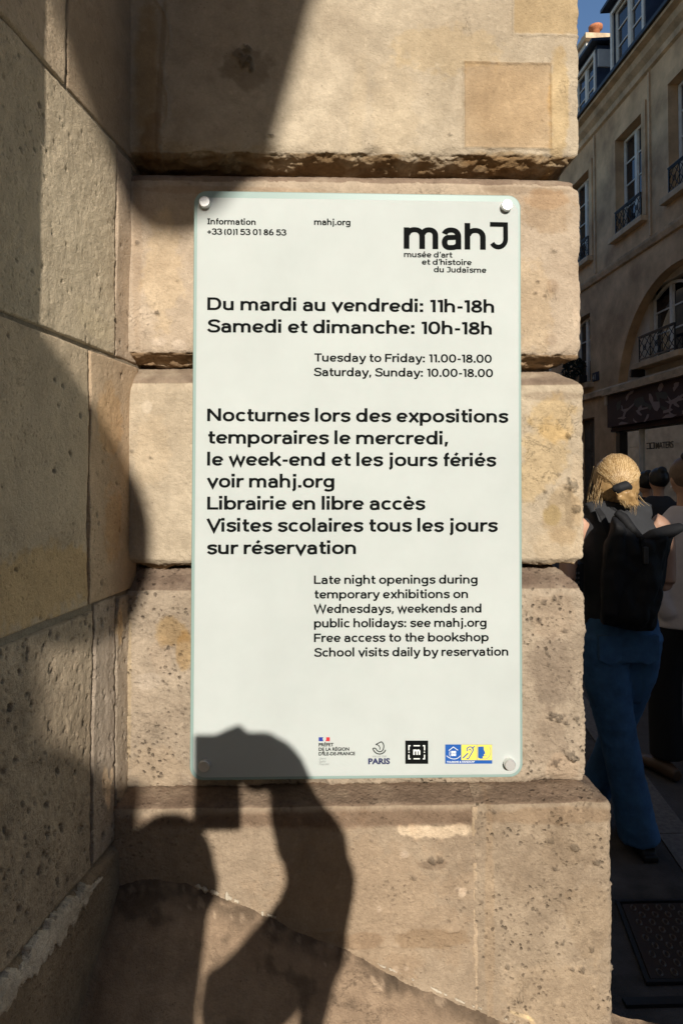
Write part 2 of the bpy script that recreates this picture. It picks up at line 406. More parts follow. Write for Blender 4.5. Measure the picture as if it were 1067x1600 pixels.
pier = empty("museum_pier", (0, 0, 0), label="sunlit limestone corner pier of rusticated blocks behind the glass museum sign", cat="stone pier")
xR = X0(909)
GD = .036                                       # depth of the joints between courses
zA = zY(238); zAb = onY(500, 268, .035)[2]
zBt = zY(284); zBb = zY(552); zBbb = onY(500, 573, .035)[2]
zCt = zY(600); zCtb = onY(500, 578, .035)[2]; zCb = zY(880)
zDt = zY(922); zDtb = onY(500, 887, .035)[2]; zDb = zY(1227)
YP = -.045; zPt = onY(500, 1263, YP)[2]
YEL = (1.12, 1.0, .74); GRY = (.78, .80, .84); BRN = (.72, .62, .52); DRK = (.45, .42, .40); WHT = (1.35, 1.4, 1.5); ORG = (1.05, .80, .50)
blA = [(228, 110, 24, 150, 0, (.86, .74, .56), .9, .25), (235, 215, 16, 50, 10, (.62, .52, .42), .6, .4), (250, 100, 5, 130, 3, (.62, .55, .46), .55, .3), (383, 95, 44, 34, 20, (.62, .60, .58), .8, .45), (560, 150, 14, 90, 4, (1.12, 1.1, 1.05), .6, .5),
       (520, 240, 300, 10, 0, (.72, .62, .50), .6, .5), (880, 150, 18, 110, 2, (1.02, .90, .66), .8, .4), (700, 60, 90, 40, 0, YEL, .35, .6), (690, 130, 22, 60, 10, (.8, .78, .74), .35, .5), (800, 231, 80, 10, 0, (.8, .66, .46), .6, .5), (620, 160, 40, 90, 0, (1.1, 1.07, 1.0), .45, .6)]
blA += [(560, 268, 350, 7, 0, (.60, .50, .40), .5, .4), (700, 271, 22, 5, 0, (1.05, .62, .25), .9, .4), (760, 272, 30, 5, 0, (1.05, .62, .25), .9, .4)]
def squareish(px0, py0, px1, py1, wd=1.5, dep=.0024):
    def f(U, Wv, P):
        w_ = fbm(P, 60, 2, 77) * 1.5
        inx = np.maximum(px0 - U, U - px1); iny = np.maximum(py0 - Wv, Wv - py1)
        dd = np.maximum(inx, iny) + w_
        return -dep * np.exp(-(dd / wd) ** 2)
    return f
pA = squareish(728, 79, 869, 216); pA2 = squareish(808, -400, 925, 33)
def eA(U, Wv, P):
    crack = np.abs(U - (252 + 6 * np.sin(Wv * .05) + fbm(P, 12, 3, 88) * 22))
    return pA(U, Wv, P) + pA2(U, Wv, P) - .0035 * np.exp(-(crack / 2.2) ** 2) - .0025 * sstep(262, 235, U)
blA += [(798.5, 147.5, 71.5, 70.5, 0, (.74, .66, .56), .9, -1), (798.5, 147.5, 69, 68, 0, (1.24, 1.22, 1.20), 1, -1), (800, 147, 84, 82, 0, (.90, .84, .76), .6, .1), (866, -160, 58, 193, 0, (.97, .87, .68), .9, -1)]
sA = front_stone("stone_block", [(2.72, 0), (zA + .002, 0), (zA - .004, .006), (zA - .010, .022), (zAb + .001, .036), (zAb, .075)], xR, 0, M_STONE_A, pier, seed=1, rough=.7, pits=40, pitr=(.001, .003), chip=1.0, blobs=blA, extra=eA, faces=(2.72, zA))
blB = [(862, 315, 46, 40, 0, (.80, .72, .62), .7, .45), (857, 298, 42, 18, 0, (1.05, .95, .85), .8, .3), (865, 523, 12, 12, 0, (.72, .68, .66), .7, .1), (868, 437, 12, 14, 0, (.78, .72, .68), .8, .2), (905, 487, 6, 18, 0, (1.3, 1.3, 1.3), .8, .3),
       (255, 420, 30, 100, 0, (1.14, 1.1, .98), .7, .6), (280, 535, 12, 9, 0, WHT, .5, .4), (250, 530, 14, 8, 0, WHT, .5, .4), (840, 470, 30, 80, 0, YEL, .3, .6), (350, 290, 160, 7, 0, (.8, .7, .62), .5, .3), (830, 284, 90, 7, 0, (.7, .66, .62), .6, .4), (215, 350, 8, 200, 0, (.78, .72, .66), .5, .4)]
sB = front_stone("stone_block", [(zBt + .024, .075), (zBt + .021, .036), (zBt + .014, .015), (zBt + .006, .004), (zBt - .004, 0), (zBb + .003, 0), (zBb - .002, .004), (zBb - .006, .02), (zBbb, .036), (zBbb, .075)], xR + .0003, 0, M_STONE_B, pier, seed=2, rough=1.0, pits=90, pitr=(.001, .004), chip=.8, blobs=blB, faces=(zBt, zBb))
blC = [(870, 650, 40, 40, 0, YEL, .7, .45), (850, 710, 40, 70, 20, YEL, .6, .5), (880, 800, 34, 50, 0, (.80, .72, .60), .7, .5), (865, 800, 16, 18, 0, (.9, .85, .6), .7, .3), (875, 850, 46, 32, 0, (1.02, .97, .9), .7, .4), (905, 760, 12, 60, 0, (1.15, 1.12, 1.08), .7, .45), (893, 790, 9, 32, 0, (.6, .58, .55), .6, .4), (868, 612, 60, 8, 0, (.68, .64, .62), .7, .4), (240, 700, 30, 60, 0, (1.08, 1.04, .98), .6, .5), (560, 587, 360, 12, 0, (.60, .55, .56), .9, .2), (232, 632, 8, 10, 0, WHT, .6, .3)]
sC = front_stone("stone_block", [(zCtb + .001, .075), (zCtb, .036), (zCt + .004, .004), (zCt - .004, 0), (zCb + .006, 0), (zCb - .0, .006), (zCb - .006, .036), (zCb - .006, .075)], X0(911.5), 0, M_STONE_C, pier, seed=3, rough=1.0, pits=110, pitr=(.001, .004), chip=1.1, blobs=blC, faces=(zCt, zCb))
blD = [(560, 903, 360, 18, 0, (.56, .50, .50), .9, .2), (862, 640 + 400, 36, 60, 0, (.72, .70, .70), .7, .6), (860, 960, 40, 40, 0, (.84, .78, .74), .5, .6), (270, 980, 26, 24, 0, (1.0, .86, .58), .8, .4), (290, 1010, 14, 30, 0, (1.0, .82, .5), .7, .4), (235, 1055, 22, 14, 0, WHT, .45, .45), (256, 1010, 20, 30, 0, (1.12, 1.08, 1.05), .5, .5), (878, 1195, 30, 24, 0, (1.12, 1.05, 1.0), .7, .35), (250, 1190, 46, 40, 0, (1.05, 1.0, .92), .5, .5), (206, 1070, 5, 150, 0, (1.15, 1.1, .9), .6, .4), (858, 1150, 30, 50, 0, (.82, .78, .76), .5, .6)]
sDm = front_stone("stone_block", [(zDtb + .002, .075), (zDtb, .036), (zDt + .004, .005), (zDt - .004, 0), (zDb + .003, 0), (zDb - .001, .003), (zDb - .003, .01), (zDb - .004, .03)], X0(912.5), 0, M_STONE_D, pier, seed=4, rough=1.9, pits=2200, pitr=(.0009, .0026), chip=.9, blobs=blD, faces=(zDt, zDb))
# plinth: two blocks with a mortared upright joint
xJ = onY(742, 1400, YP)[0]; xP = onY(957.5, 1400, YP)[0]
zw = onY(500, 1230, -.006)[2]
profP = [(zw + .001, -YP + .03), (zw, -YP - .004), (zPt + .003, .004), (zPt - .004, 0), (.45, 0), (.0, 0)]
blP1 = [(664, 1267, 74, 10, 0, (1.85, 1.9, 1.9), 1.0, .8), (560, 1247, 420, 15, 0, (.60, .53, .50), .9, .2), (626, 1300, 7, 6, 0, WHT, .9, .3), (712, 1358, 6, 8, 30, (1.7, 1.75, 1.85), .9, .3), (705, 1352, 6, 3, 0, WHT, .9, .2), (668, 1316, 26, 10, 0, (.62, .58, .56), .7, .4), (660, 1425, 60, 16, 0, (.78, .72, .64), .7, .4), (560, 1425, 40, 12, 0, (.8, .72, .64), .6, .4), (600, 1470, 46, 26, 0, (.84, .8, .76), .6, .6), (612, 1468, 5, 6, 0, WHT, .7, .3), (628, 1467, 4, 4, 0, WHT, .8, .3), (588, 1380, 4, 5, 0, WHT, .7, .3), (650, 1530, 12, 4, 30, WHT, .6, .4), (672, 1549, 3, 3, 0, WHT, .9, .2), (684, 1550, 3, 3, 0, WHT, .9, .2), (560, 1380, 160, 120, 0, (1.04, .98, .92), .5, .7), (370, 1415, 34, 7, 22, (1.6, 1.65, 1.7), .8, .6), (420, 1438, 18, 4, 22, (1.6, 1.65, 1.7), .8, .6), (520, 1490, 26, 3, 25, (1.4, 1.4, 1.45), .7, .6)]
def eP1(U, Wv, P):
    s1 = np.exp(-((Wv - 1412 + fbm(P, 20, 2, 31) * 5) / 2.5) ** 2) + np.exp(-((Wv - 1434 + fbm(P, 20, 2, 32) * 5) / 2.5) ** 2)
    return -.0042 * s1 * sstep(470, 500, U) * sstep(722, 705, U) * sstep(-.1, .25, fbm(P * np.array([1, 1, .3]), 30, 3, 33))
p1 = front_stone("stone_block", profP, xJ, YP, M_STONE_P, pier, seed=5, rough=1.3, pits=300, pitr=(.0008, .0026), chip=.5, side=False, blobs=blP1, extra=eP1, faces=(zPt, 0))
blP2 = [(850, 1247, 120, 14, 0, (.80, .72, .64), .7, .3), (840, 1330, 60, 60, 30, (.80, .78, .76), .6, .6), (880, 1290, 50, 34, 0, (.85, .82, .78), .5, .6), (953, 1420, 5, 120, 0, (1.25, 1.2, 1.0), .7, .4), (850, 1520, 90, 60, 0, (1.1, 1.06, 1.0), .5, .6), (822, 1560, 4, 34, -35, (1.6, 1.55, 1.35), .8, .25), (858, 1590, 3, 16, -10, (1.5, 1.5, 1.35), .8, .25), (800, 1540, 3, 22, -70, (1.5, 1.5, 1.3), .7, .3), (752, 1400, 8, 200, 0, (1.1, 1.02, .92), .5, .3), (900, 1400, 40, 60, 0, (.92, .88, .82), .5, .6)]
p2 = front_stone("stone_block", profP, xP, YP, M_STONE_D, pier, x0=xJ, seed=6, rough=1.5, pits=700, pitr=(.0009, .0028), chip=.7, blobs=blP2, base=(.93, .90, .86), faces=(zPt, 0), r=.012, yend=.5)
def ragged_strip(name, x0, x1, z0, z1, yc, thick, m, parent, seed, vert=True):
    nx, nz = 10, int((z1 - z0) / .003)
    zz = np.linspace(z0, z1, nz)[None] + np.zeros((nx, 1)); aa = np.linspace(-1, 1, nx)[:, None] + 0 * zz
    Pz = np.stack([0 * zz, 0 * zz, zz], -1).reshape(-1, 3)
    wl = (x1 - x0) / 2 * (1 + .5 * fbm(Pz, 25, 3, seed)).reshape(zz.shape); cx = (x0 + x1) / 2 + .002 * fbm(Pz, 12, 2, seed + 1).reshape(zz.shape)
    X = cx + aa * wl; Yv = yc - thick * (1 - aa ** 4) + 0 * zz
    V = np.stack([X, Yv, zz], -1); P = V.reshape(-1, 3)
    V[..., 1] += (fbm(P, 90, 3, seed + 2) * .0012).reshape(zz.shape)
    return grid_obj(name, V, m, parent, {'tint': np.ones(V.shape) * np.array((1.12, 1.02, .94))})
o = ragged_strip("mortar_joint", xJ - .0042, xJ + .0042, .2, zPt - .001, YP + .0014, .0012, M_MORTAR, pier, 5)
tag(o, "pale upright mortar joint between the two plinth blocks")
# dark recess behind the open joints and the core of the pier
core = MB().box((-.6, .062, 0.02), (xR - .045, .42, 2.70)).build("core", M_MORTAR, pier)
core.data.attributes.new('tint', 'FLOAT_COLOR', 'POINT').data.foreach_set('color', [.8] * (4 * len(core.data.vertices)))

# rounded masonry fill in the foot of the corner
def mound():
    xs = np.arange(-.48, .62, .0035); ds = np.r_[np.arange(0, .30, .0028), np.linspace(.30, 1.2, 60)[1:]]
    X, Dd = np.meshgrid(xs, ds, indexing='ij')
    z = CAM[2] - .628 - .47 * (X + .165) - .94 * (Dd - .045) - .06 * np.exp(-np.clip(X + .31, 0, 1) / .06) - 3.2 * np.clip(Dd - .26, 0, 9) ** 2 + .25 * np.clip(X - .15, 0, 9) ** 2
    V = np.stack([X, -Dd, np.maximum(z, -.02)], -1); P = V.reshape(-1, 3)
    V[..., 2] += (fbm(P, 9, 3, 91) * .010 + fbm(P, 60, 4, 92) * .003).reshape(X.shape)
    U = 501.8 + P[:, 0] * 970; Wv = 745 - (P[:, 2] - 1.565) * 970
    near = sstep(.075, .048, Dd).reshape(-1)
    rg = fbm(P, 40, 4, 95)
    T = np.ones((len(P), 3)) * (1 - .55 * near * sstep(-.5, .1, rg))[:, None]  # dark line painted along the plinth foot, standing in for a shadow gap
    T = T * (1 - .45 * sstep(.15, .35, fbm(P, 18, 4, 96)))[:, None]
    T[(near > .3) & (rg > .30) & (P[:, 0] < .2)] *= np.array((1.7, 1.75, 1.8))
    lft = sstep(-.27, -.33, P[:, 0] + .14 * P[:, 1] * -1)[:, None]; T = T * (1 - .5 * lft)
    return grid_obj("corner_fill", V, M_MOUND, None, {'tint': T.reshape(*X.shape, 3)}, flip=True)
tag(mound(), "sloping brown cement fill in the foot of the corner below the sign", "corner fill")

def crust():
    x = np.linspace(-.19, .30, 420)[:, None] + np.zeros((1, 12)); a = np.linspace(-1, 1, 12)[None] + 0 * x
    P = np.stack([x, 0 * x, a * .004], -1).reshape(-1, 3)
    w_ = (.0005 + .022 * np.clip(fbm(P * np.array([1, 1, 0]), 26, 5, 141, .75) - .02, 0, 1) * (1 - .75 * sstep(-.06, -.02, x.reshape(-1)))).reshape(x.shape)
    w_ = w_ * (1 + .6 * fbm(P, 160, 2, 143).reshape(x.shape))
    zc = CAM[2] - .628 - .47 * (x + .165) - .06 * np.exp(-np.clip(x + .31, 0, 1) / .06) + .25 * np.clip(x - .15, 0, 9) ** 2 + (fbm(P * np.array([1, 1, 0]), 12, 3, 91) * .006).reshape(x.shape) + .006
    Yv = -.0475 - .006 * (1 - a ** 2) * np.clip(w_ / .006, 0, 1) + (1 - np.clip(w_ / .0012, 0, 1)) * .012
    V = np.stack([x, Yv, zc + a * w_], -1)
    return grid_obj("lime_crust", V, M_MORTAR, pier, {'tint': np.ones(V.shape) * np.array((1.35, 1.42, 1.5))})
tag(crust(), "broken white lime crust along the top of the brown corner fill")

# ================================================================== THE LEFT WALL (splayed reveal)
LA = radians(8.5); LC = (-.305, 0.0); LD = (-sin(LA), -cos(LA)); LN = (cos(LA), -sin(LA))
def left_patch(name, t0, t1, z0, z1, m, parent, out=0.0, seed=0, rough=1.0, pits=0, pitr=(.001, .004), base=(1, 1, 1), blobs=(), groove=.0016, gsc=1.0, step=.0024, round_=.0020, depthback=.02, stretch=1.0):
    nt_, nz_ = max(6, int((t1 - t0) / step)), max(6, int((z1 - z0) / step))
    t = np.linspace(t0, t1, nt_)[:, None] + np.zeros((1, nz_)); z = np.linspace(z0, z1, nz_)[None] + np.zeros((nt_, 1))
    Pq = np.stack([t, t * 0, z], -1).reshape(-1, 3)
    wob = fbm(Pq, 30, 3, 7 + seed).reshape(t.shape) * .003
    ed = np.minimum(np.minimum(t - t0, t1 - t), np.minimum(z - z0, z1 - z)) + wob * (np.minimum(t - t0, t1 - t) > .004)
    o_ = out - groove * (1 - sstep(0, round_ * 2, ed))
    ring = np.zeros(t.shape, bool); ring[0] = ring[-1] = True; ring[:, 0] = ring[:, -1] = True
    dn = (fbm(Pq, 8, 2, 20 + seed) * .004 * gsc + fbm(Pq * np.array([1, 1, stretch]), 42, 4, 22 + seed, .6) * .0018 * rough + fbm(Pq, 200, 2, 25 + seed) * .0006 * rough).reshape(t.shape)
    hol = np.zeros(len(Pq))
    if pits:
        rs = np.random.RandomState(300 + seed)
        cx = rs.uniform(t0, t1, pits); cz = rs.uniform(z0, z1, pits); rr = rs.uniform(*pitr, pits) * rs.uniform(.5, 1.3, pits)
        Pp = Pq * np.array([1, 1, stretch]); hol = pit_field(Pp, cx, cz * stretch, rr, rr * .8, seed)
    o_ = o_ + dn - hol.reshape(t.shape)
    o_ = np.where(ring, out - depthback, o_)
    V = np.stack([LC[0] + LD[0] * t + LN[0] * o_, LC[1] + LD[1] * t + LN[1] * o_, z], -1)
    # stains are placed in (t mm, z mm)
    T = tint_of(Pq[:, 0] * 1000, Pq[:, 2] * 1000, Pq, base, blobs)
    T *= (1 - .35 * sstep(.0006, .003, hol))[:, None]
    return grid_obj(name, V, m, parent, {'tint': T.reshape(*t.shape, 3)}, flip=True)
lw = empty("reveal_wall", (0, 0, 0), label="splayed side wall of worn limestone blocks left of the glass sign", cat="stone wall")
zj1, zj2, zj3, zj4 = 2.083, 1.752, 1.388, 1.018
G2 = .0014; TE = .50
rows = [  # t0, t1, z0, z1, material, kwargs
    (0, .200, zj1, 2.75, M_LEFT, dict(seed=1, rough=.25, base=(.86, .78, .70), gsc=.5, out=-.002)),
    (.203, TE, zj1, 2.75, M_LEFT, dict(seed=2, rough=1.2, pits=120, base=(.98, .92, .84))),
    (0, .052, zj2, zj1, M_LEFT, dict(seed=3, rough=.4, pits=20, base=(.98, .91, .86), out=-.002)),
    (.053, TE, zj2, zj1, M_LEFT, dict(seed=4, rough=1.2, pits=260, pitr=(.001, .0032), base=(1.02, 1.0, .92), blobs=[(120, 1790, 60, 20, 10, (1.15, 1.15, 1.1), .6, .5)])),
    (0, .134, zj3, zj2, M_LEFT, dict(seed=5, rough=.7, pits=60, base=(1.0, .88, .76), blobs=[(70, 1650, 40, 60, 0, (1.1, .96, .76), .7, .5), (60, 1500, 30, 60, 0, (1.06, .86, .64), .6, .5)])),
    (.135, TE, zj3, zj2, M_LEFT, dict(seed=6, rough=.9, pits=90, base=(.98, .93, .84), blobs=[(250, 1440, 160, 50, 0, (1.06, .90, .62), .7, .5), (200, 1500, 100, 20, 5, (.85, .82, .8), .4, .6)])),
    (0, .042, zj4, zj3, M_LEFT_LOW, dict(seed=7, rough=1.5, pits=90, stretch=.7, base=(1.1, 1.05, 1.0), blobs=[(30, 1340, 12, 30, 0, (1.5, 1.3, .95), .8, .4)])),
    (.043, .117, zj4, zj3 + .004, M_LEFT_LOW, dict(seed=8, rough=1.3, pits=120, stretch=.7, base=(1.15, 1.1, 1.08), blobs=[(72, 1112, 13, 34, -14, (2.0, 1.85, 1.6), 1.0, .3), (56, 1122, 5, 14, 0, (2.0, 1.85, 1.6), .9, .3)])),
    (.118, TE, zj4, zj3 - .004, M_LEFT_LOW, dict(seed=9, rough=1.7, pits=420, pitr=(.0014, .0045), stretch=.75, base=(1.12, 1.05, .95), blobs=[(240, 1200, 200, 120, 0, (.82, .80, .78), .6, .7)])),
    (-.02, TE, .02, zj4, M_LEFT_LOW, dict(seed=10, rough=1.0, pits=60, out=.006, base=(.84, .74, .62), groove=.01, round_=.006)),
]
for t0, t1, z0, z1, m_, kw in rows:
    left_patch("stone_block", t0 + (G2 / 2 if t0 > 0 else -.03), t1 - G2 / 2, z0 + G2, z1 - G2, m_, lw, **kw)
# mortar smeared along the top of the low course
def smear():
    nt_, nz_ = 150, 26
    t = np.linspace(.10, TE, nt_)[:, None] + np.zeros((1, nz_)); a = np.linspace(-1, 1, nz_)[None] + 0 * t
    P = np.stack([t, 0 * t, a * .02], -1).reshape(-1, 3)
    w_ = (.006 + .012 * sstep(.10, .2, t.reshape(-1)) + .024 * fbm(P * np.array([1, 1, 0]), 30, 5, 9, .7)).reshape(t.shape)
    w_ = np.maximum(w_ + (.016 * fbm(P, 70, 4, 19, .7)).reshape(t.shape), .0005)
    z = zj4 - .020 + a * w_; o_ = .0085 - .0022 * a ** 2 + (fbm(P, 70, 4, 12) * .003).reshape(t.shape)
    o_ = np.where(np.abs(a) > .98, -.004, o_)
    V = np.stack([LC[0] + LD[0] * t + LN[0] * o_, LC[1] + LD[1] * t + LN[1] * o_, z], -1)
    return grid_obj("mortar_smear", V, M_MORTAR, lw, {'tint': np.ones(V.shape) * np.array((1.45, 1.5, 1.6))}, flip=True)
tag(smear(), "whitish mortar smeared along the top of the lowest course")
def lbox(b, t0, t1, o0, o1, z0, z1, bev=0):
    pts = [(t0, o0), (t1, o0), (t1, o1), (t0, o1)]
    W = [(LC[0] + LD[0] * t + LN[0] * o_, LC[1] + LD[1] * t + LN[1] * o_, z0) for t, o_ in pts]
    return b.prism(W, (0, 0, z1 - z0))
b = MB(); lbox(b, -.05, TE, -.30, -.0045, 0.02, 2.75)
o = b.build("core", M_MORTAR, lw); o.data.attributes.new('tint', 'FLOAT_COLOR', 'POINT').data.foreach_set('color', [.7] * (4 * len(o.data.vertices)))
# pilaster standing proud of the reveal, just beside the photographer
pil = empty("entrance_pilaster", (0, 0, 0), label="stone pilaster of the museum entrance standing just left of the photographer", cat="pilaster")
zz = [0.02, .50, 1.018, 1.388, 1.752, 2.083, 2.45, 2.9, 3.3]
for i in range(len(zz) - 1):
    b = MB(); j = .002 * math.sin(i * 2.3)
    lbox(b, .502 + j, .92, -.25, .074 + .003 * math.sin(i * 1.7), zz[i] + .002, zz[i+1] - .002)
    o = b.build("stone_block", M_LEFT, pil)
    o.data.attributes.new('tint', 'FLOAT_COLOR', 'POINT').data.foreach_set('color', [1.] * (4 * len(o.data.vertices)))

# ================================================================== THE GLASS SIGN
YS = -.034                                        # front of the glass
M_GLASSB = mat("sign_glass_edge", (.27, .37, .34), .4, spec=.3)
M_PANEL = mat("sign_print_field", (.515, .572, .542), .6, spec=.2, noise=(6.0, .07))
for _m, _w in ((M_PANEL, .2),):
    _b = _m.node_tree.nodes['Principled BSDF']; _b.inputs['Subsurface Weight'].default_value = _w; _b.inputs['Subsurface Radius'].default_value = (.55, 1.0, .85); _b.inputs['Subsurface Scale'].default_value = .02
M_INK = mat("ink_black", (.008, .009, .009), 1.0, spec=0.0)
M_INKG = mat("ink_grey", (.22, .23, .23), .55)
M_NAVY = mat("ink_navy", (.015, .02, .09), .5)
M_BLUE = mat("ink_blue", (.005, .09, .38), .5)
M_FBLUE = mat("ink_flag_blue", (.01, .035, .30), .5)
M_RED = mat("ink_red", (.55, .02, .03), .5)
M_YEL = mat("ink_yellow", (.80, .68, .12), .5)
M_WHITE = mat("ink_white", (.82, .85, .82), .5)
M_STEEL = mat("brushed_steel", (.80, .79, .76), .5, metal=1.0, bump=.0002, bscale=900)
pTL, pTR = onY(300.5, 297, YS), onY(812.5, 305.5, YS)
pBL, pBR = onY(299.5, 1220.5, YS), onY(817, 1214, YS)
SC = [(pTL[i] + pTR[i] + pBL[i] + pBR[i]) / 4 for i in range(3)]
SROLL = (atan2(pTR[2] - pTL[2], pTR[0] - pTL[0]) + atan2(pBR[2] - pBL[2], pBR[0] - pBL[0])) / 2
SW = ((pTR[0] - pTL[0]) + (pBR[0] - pBL[0])) / 2; SH = ((pTL[2] - pBL[2]) + (pTR[2] - pBR[2])) / 2
sign = empty("museum_sign", (SC[0], YS, SC[2]), label="tall glass museum sign with black opening hours lettering, bolted to the sunlit pier", cat="sign")
sign.rotation_euler = (0, -SROLL, 0)
def s2(px, py):
    """photo pixel -> (right, up) in the sign's own plane"""
    p = onY(px, py, YS); dx, dz = p[0] - SC[0], p[2] - SC[2]
    return dx * cos(SROLL) + dz * sin(SROLL), -dx * sin(SROLL) + dz * cos(SROLL)
def rrect(wd, ht, r, seg=10):
    pts = []
    for cx, cz, a0 in ((wd/2 - r, ht/2 - r, 0), (-wd/2 + r, ht/2 - r, 90), (-wd/2 + r, -ht/2 + r, 180), (wd/2 - r, -ht/2 + r, 270)):
        for k in range(seg + 1):
            a = radians(a0 + 90 * k / seg); pts.append((cx + r * cos(a), cz + r * sin(a)))
    return pts
def plate(name, wd, ht, r, y0, y1, bev, m, off=(0, 0)):
    b = MB(); loops = []
    for (y, ins) in ((y1, 0), (y0 + bev, 0), (y0 + bev * .3, bev * .3), (y0, bev)):
        loops.append([b.bm.verts.new((x + off[0], y, z + off[1])) for x, z in rrect(wd - 2 * ins, ht - 2 * ins, r - ins)])
    for i in range(3):
        n_ = len(loops[0])
        for k in range(n_): b.bm.faces.new((loops[i][k], loops[i][(k+1) % n_], loops[i+1][(k+1) % n_], loops[i+1][k]))
    b.bm.faces.new(loops[0]); b.bm.faces.new(loops[-1])
    return b.build(name, m, sign)
plate("glass_plate", SW, SH, .0205, 0, .010, .0016, M_GLASSB)
plate("print_panel", SW - .0095, SH - .016, .0175, -.0004, .002, .0003, M_PANEL, off=(.0006, -.0030))
for (px, py) in ((319.5, 314.5), (792.5, 319.5), (319, 1198), (797, 1196)):
    p = onY(px, py, YS - .010); dx, dz = p[0] - SC[0], p[2] - SC[2]
    u, v = dx * cos(SROLL) + dz * sin(SROLL), -dx * sin(SROLL) + dz * cos(SROLL)
    b = MB(); prof = [(.0085, .018), (.0085, -.0092), (.0078, -.0100), (.0, -.0101)]
    seg = 32; rings = []
    for r_, y_ in prof[:3]: rings.append([b.bm.verts.new((u + r_ * cos(2*pi*k/seg), y_, v + r_ * sin(2*pi*k/seg))) for k in range(seg)])
    for i in range(2):
        for k in range(seg): b.bm.faces.new((rings[i][k], rings[i][(k+1) % seg], rings[i+1][(k+1) % seg], rings[i+1][k]))
    b.bm.faces.new(rings[0]); b.bm.faces.new(rings[-1])
    cap_ = b.build("standoff", M_STEEL, sign)
    b = MB(); b.tube([(u, .010, v, .006, .006), (u, .034 - .001, v, .006, .006)], 16); b.build("spacer", M_STEEL, cap_)

# ---- lettering: a plain grotesque drawn as strokes (x-height 100, capitals 136)
def lin(*p): return [tuple(map(float, q)) for q in p]
def arc(cx, cy, rx, ry, a0, a1, n=18, e=2.25):
    out = []
    for k in range(n + 1):
        a = radians(a0 + (a1 - a0) * k / n); c, s_ = cos(a), sin(a)
        out.append((cx + rx * math.copysign(abs(c) ** (2 / e), c), cy + ry * math.copysign(abs(s_) ** (2 / e), s_)))
    return out
def cat_(pts, n=8):
    p = [pts[0]] + list(pts) + [pts[-1]]; out = []
    for i in range(1, len(p) - 2):
        for k in range(n):
            t = k / n; a, b_, c, d = p[i-1], p[i], p[i+1], p[i+2]
            out.append(tuple(.5 * ((2*b_[j]) + (-a[j] + c[j]) * t + (2*a[j] - 5*b_[j] + 4*c[j] - d[j]) * t*t + (-a[j] + 3*b_[j] - 3*c[j] + d[j]) * t**3) for j in (0, 1)))
    out.append(tuple(pts[-1])); return out
X_, C_, A_, D_ = 100., 136., 146., -38.
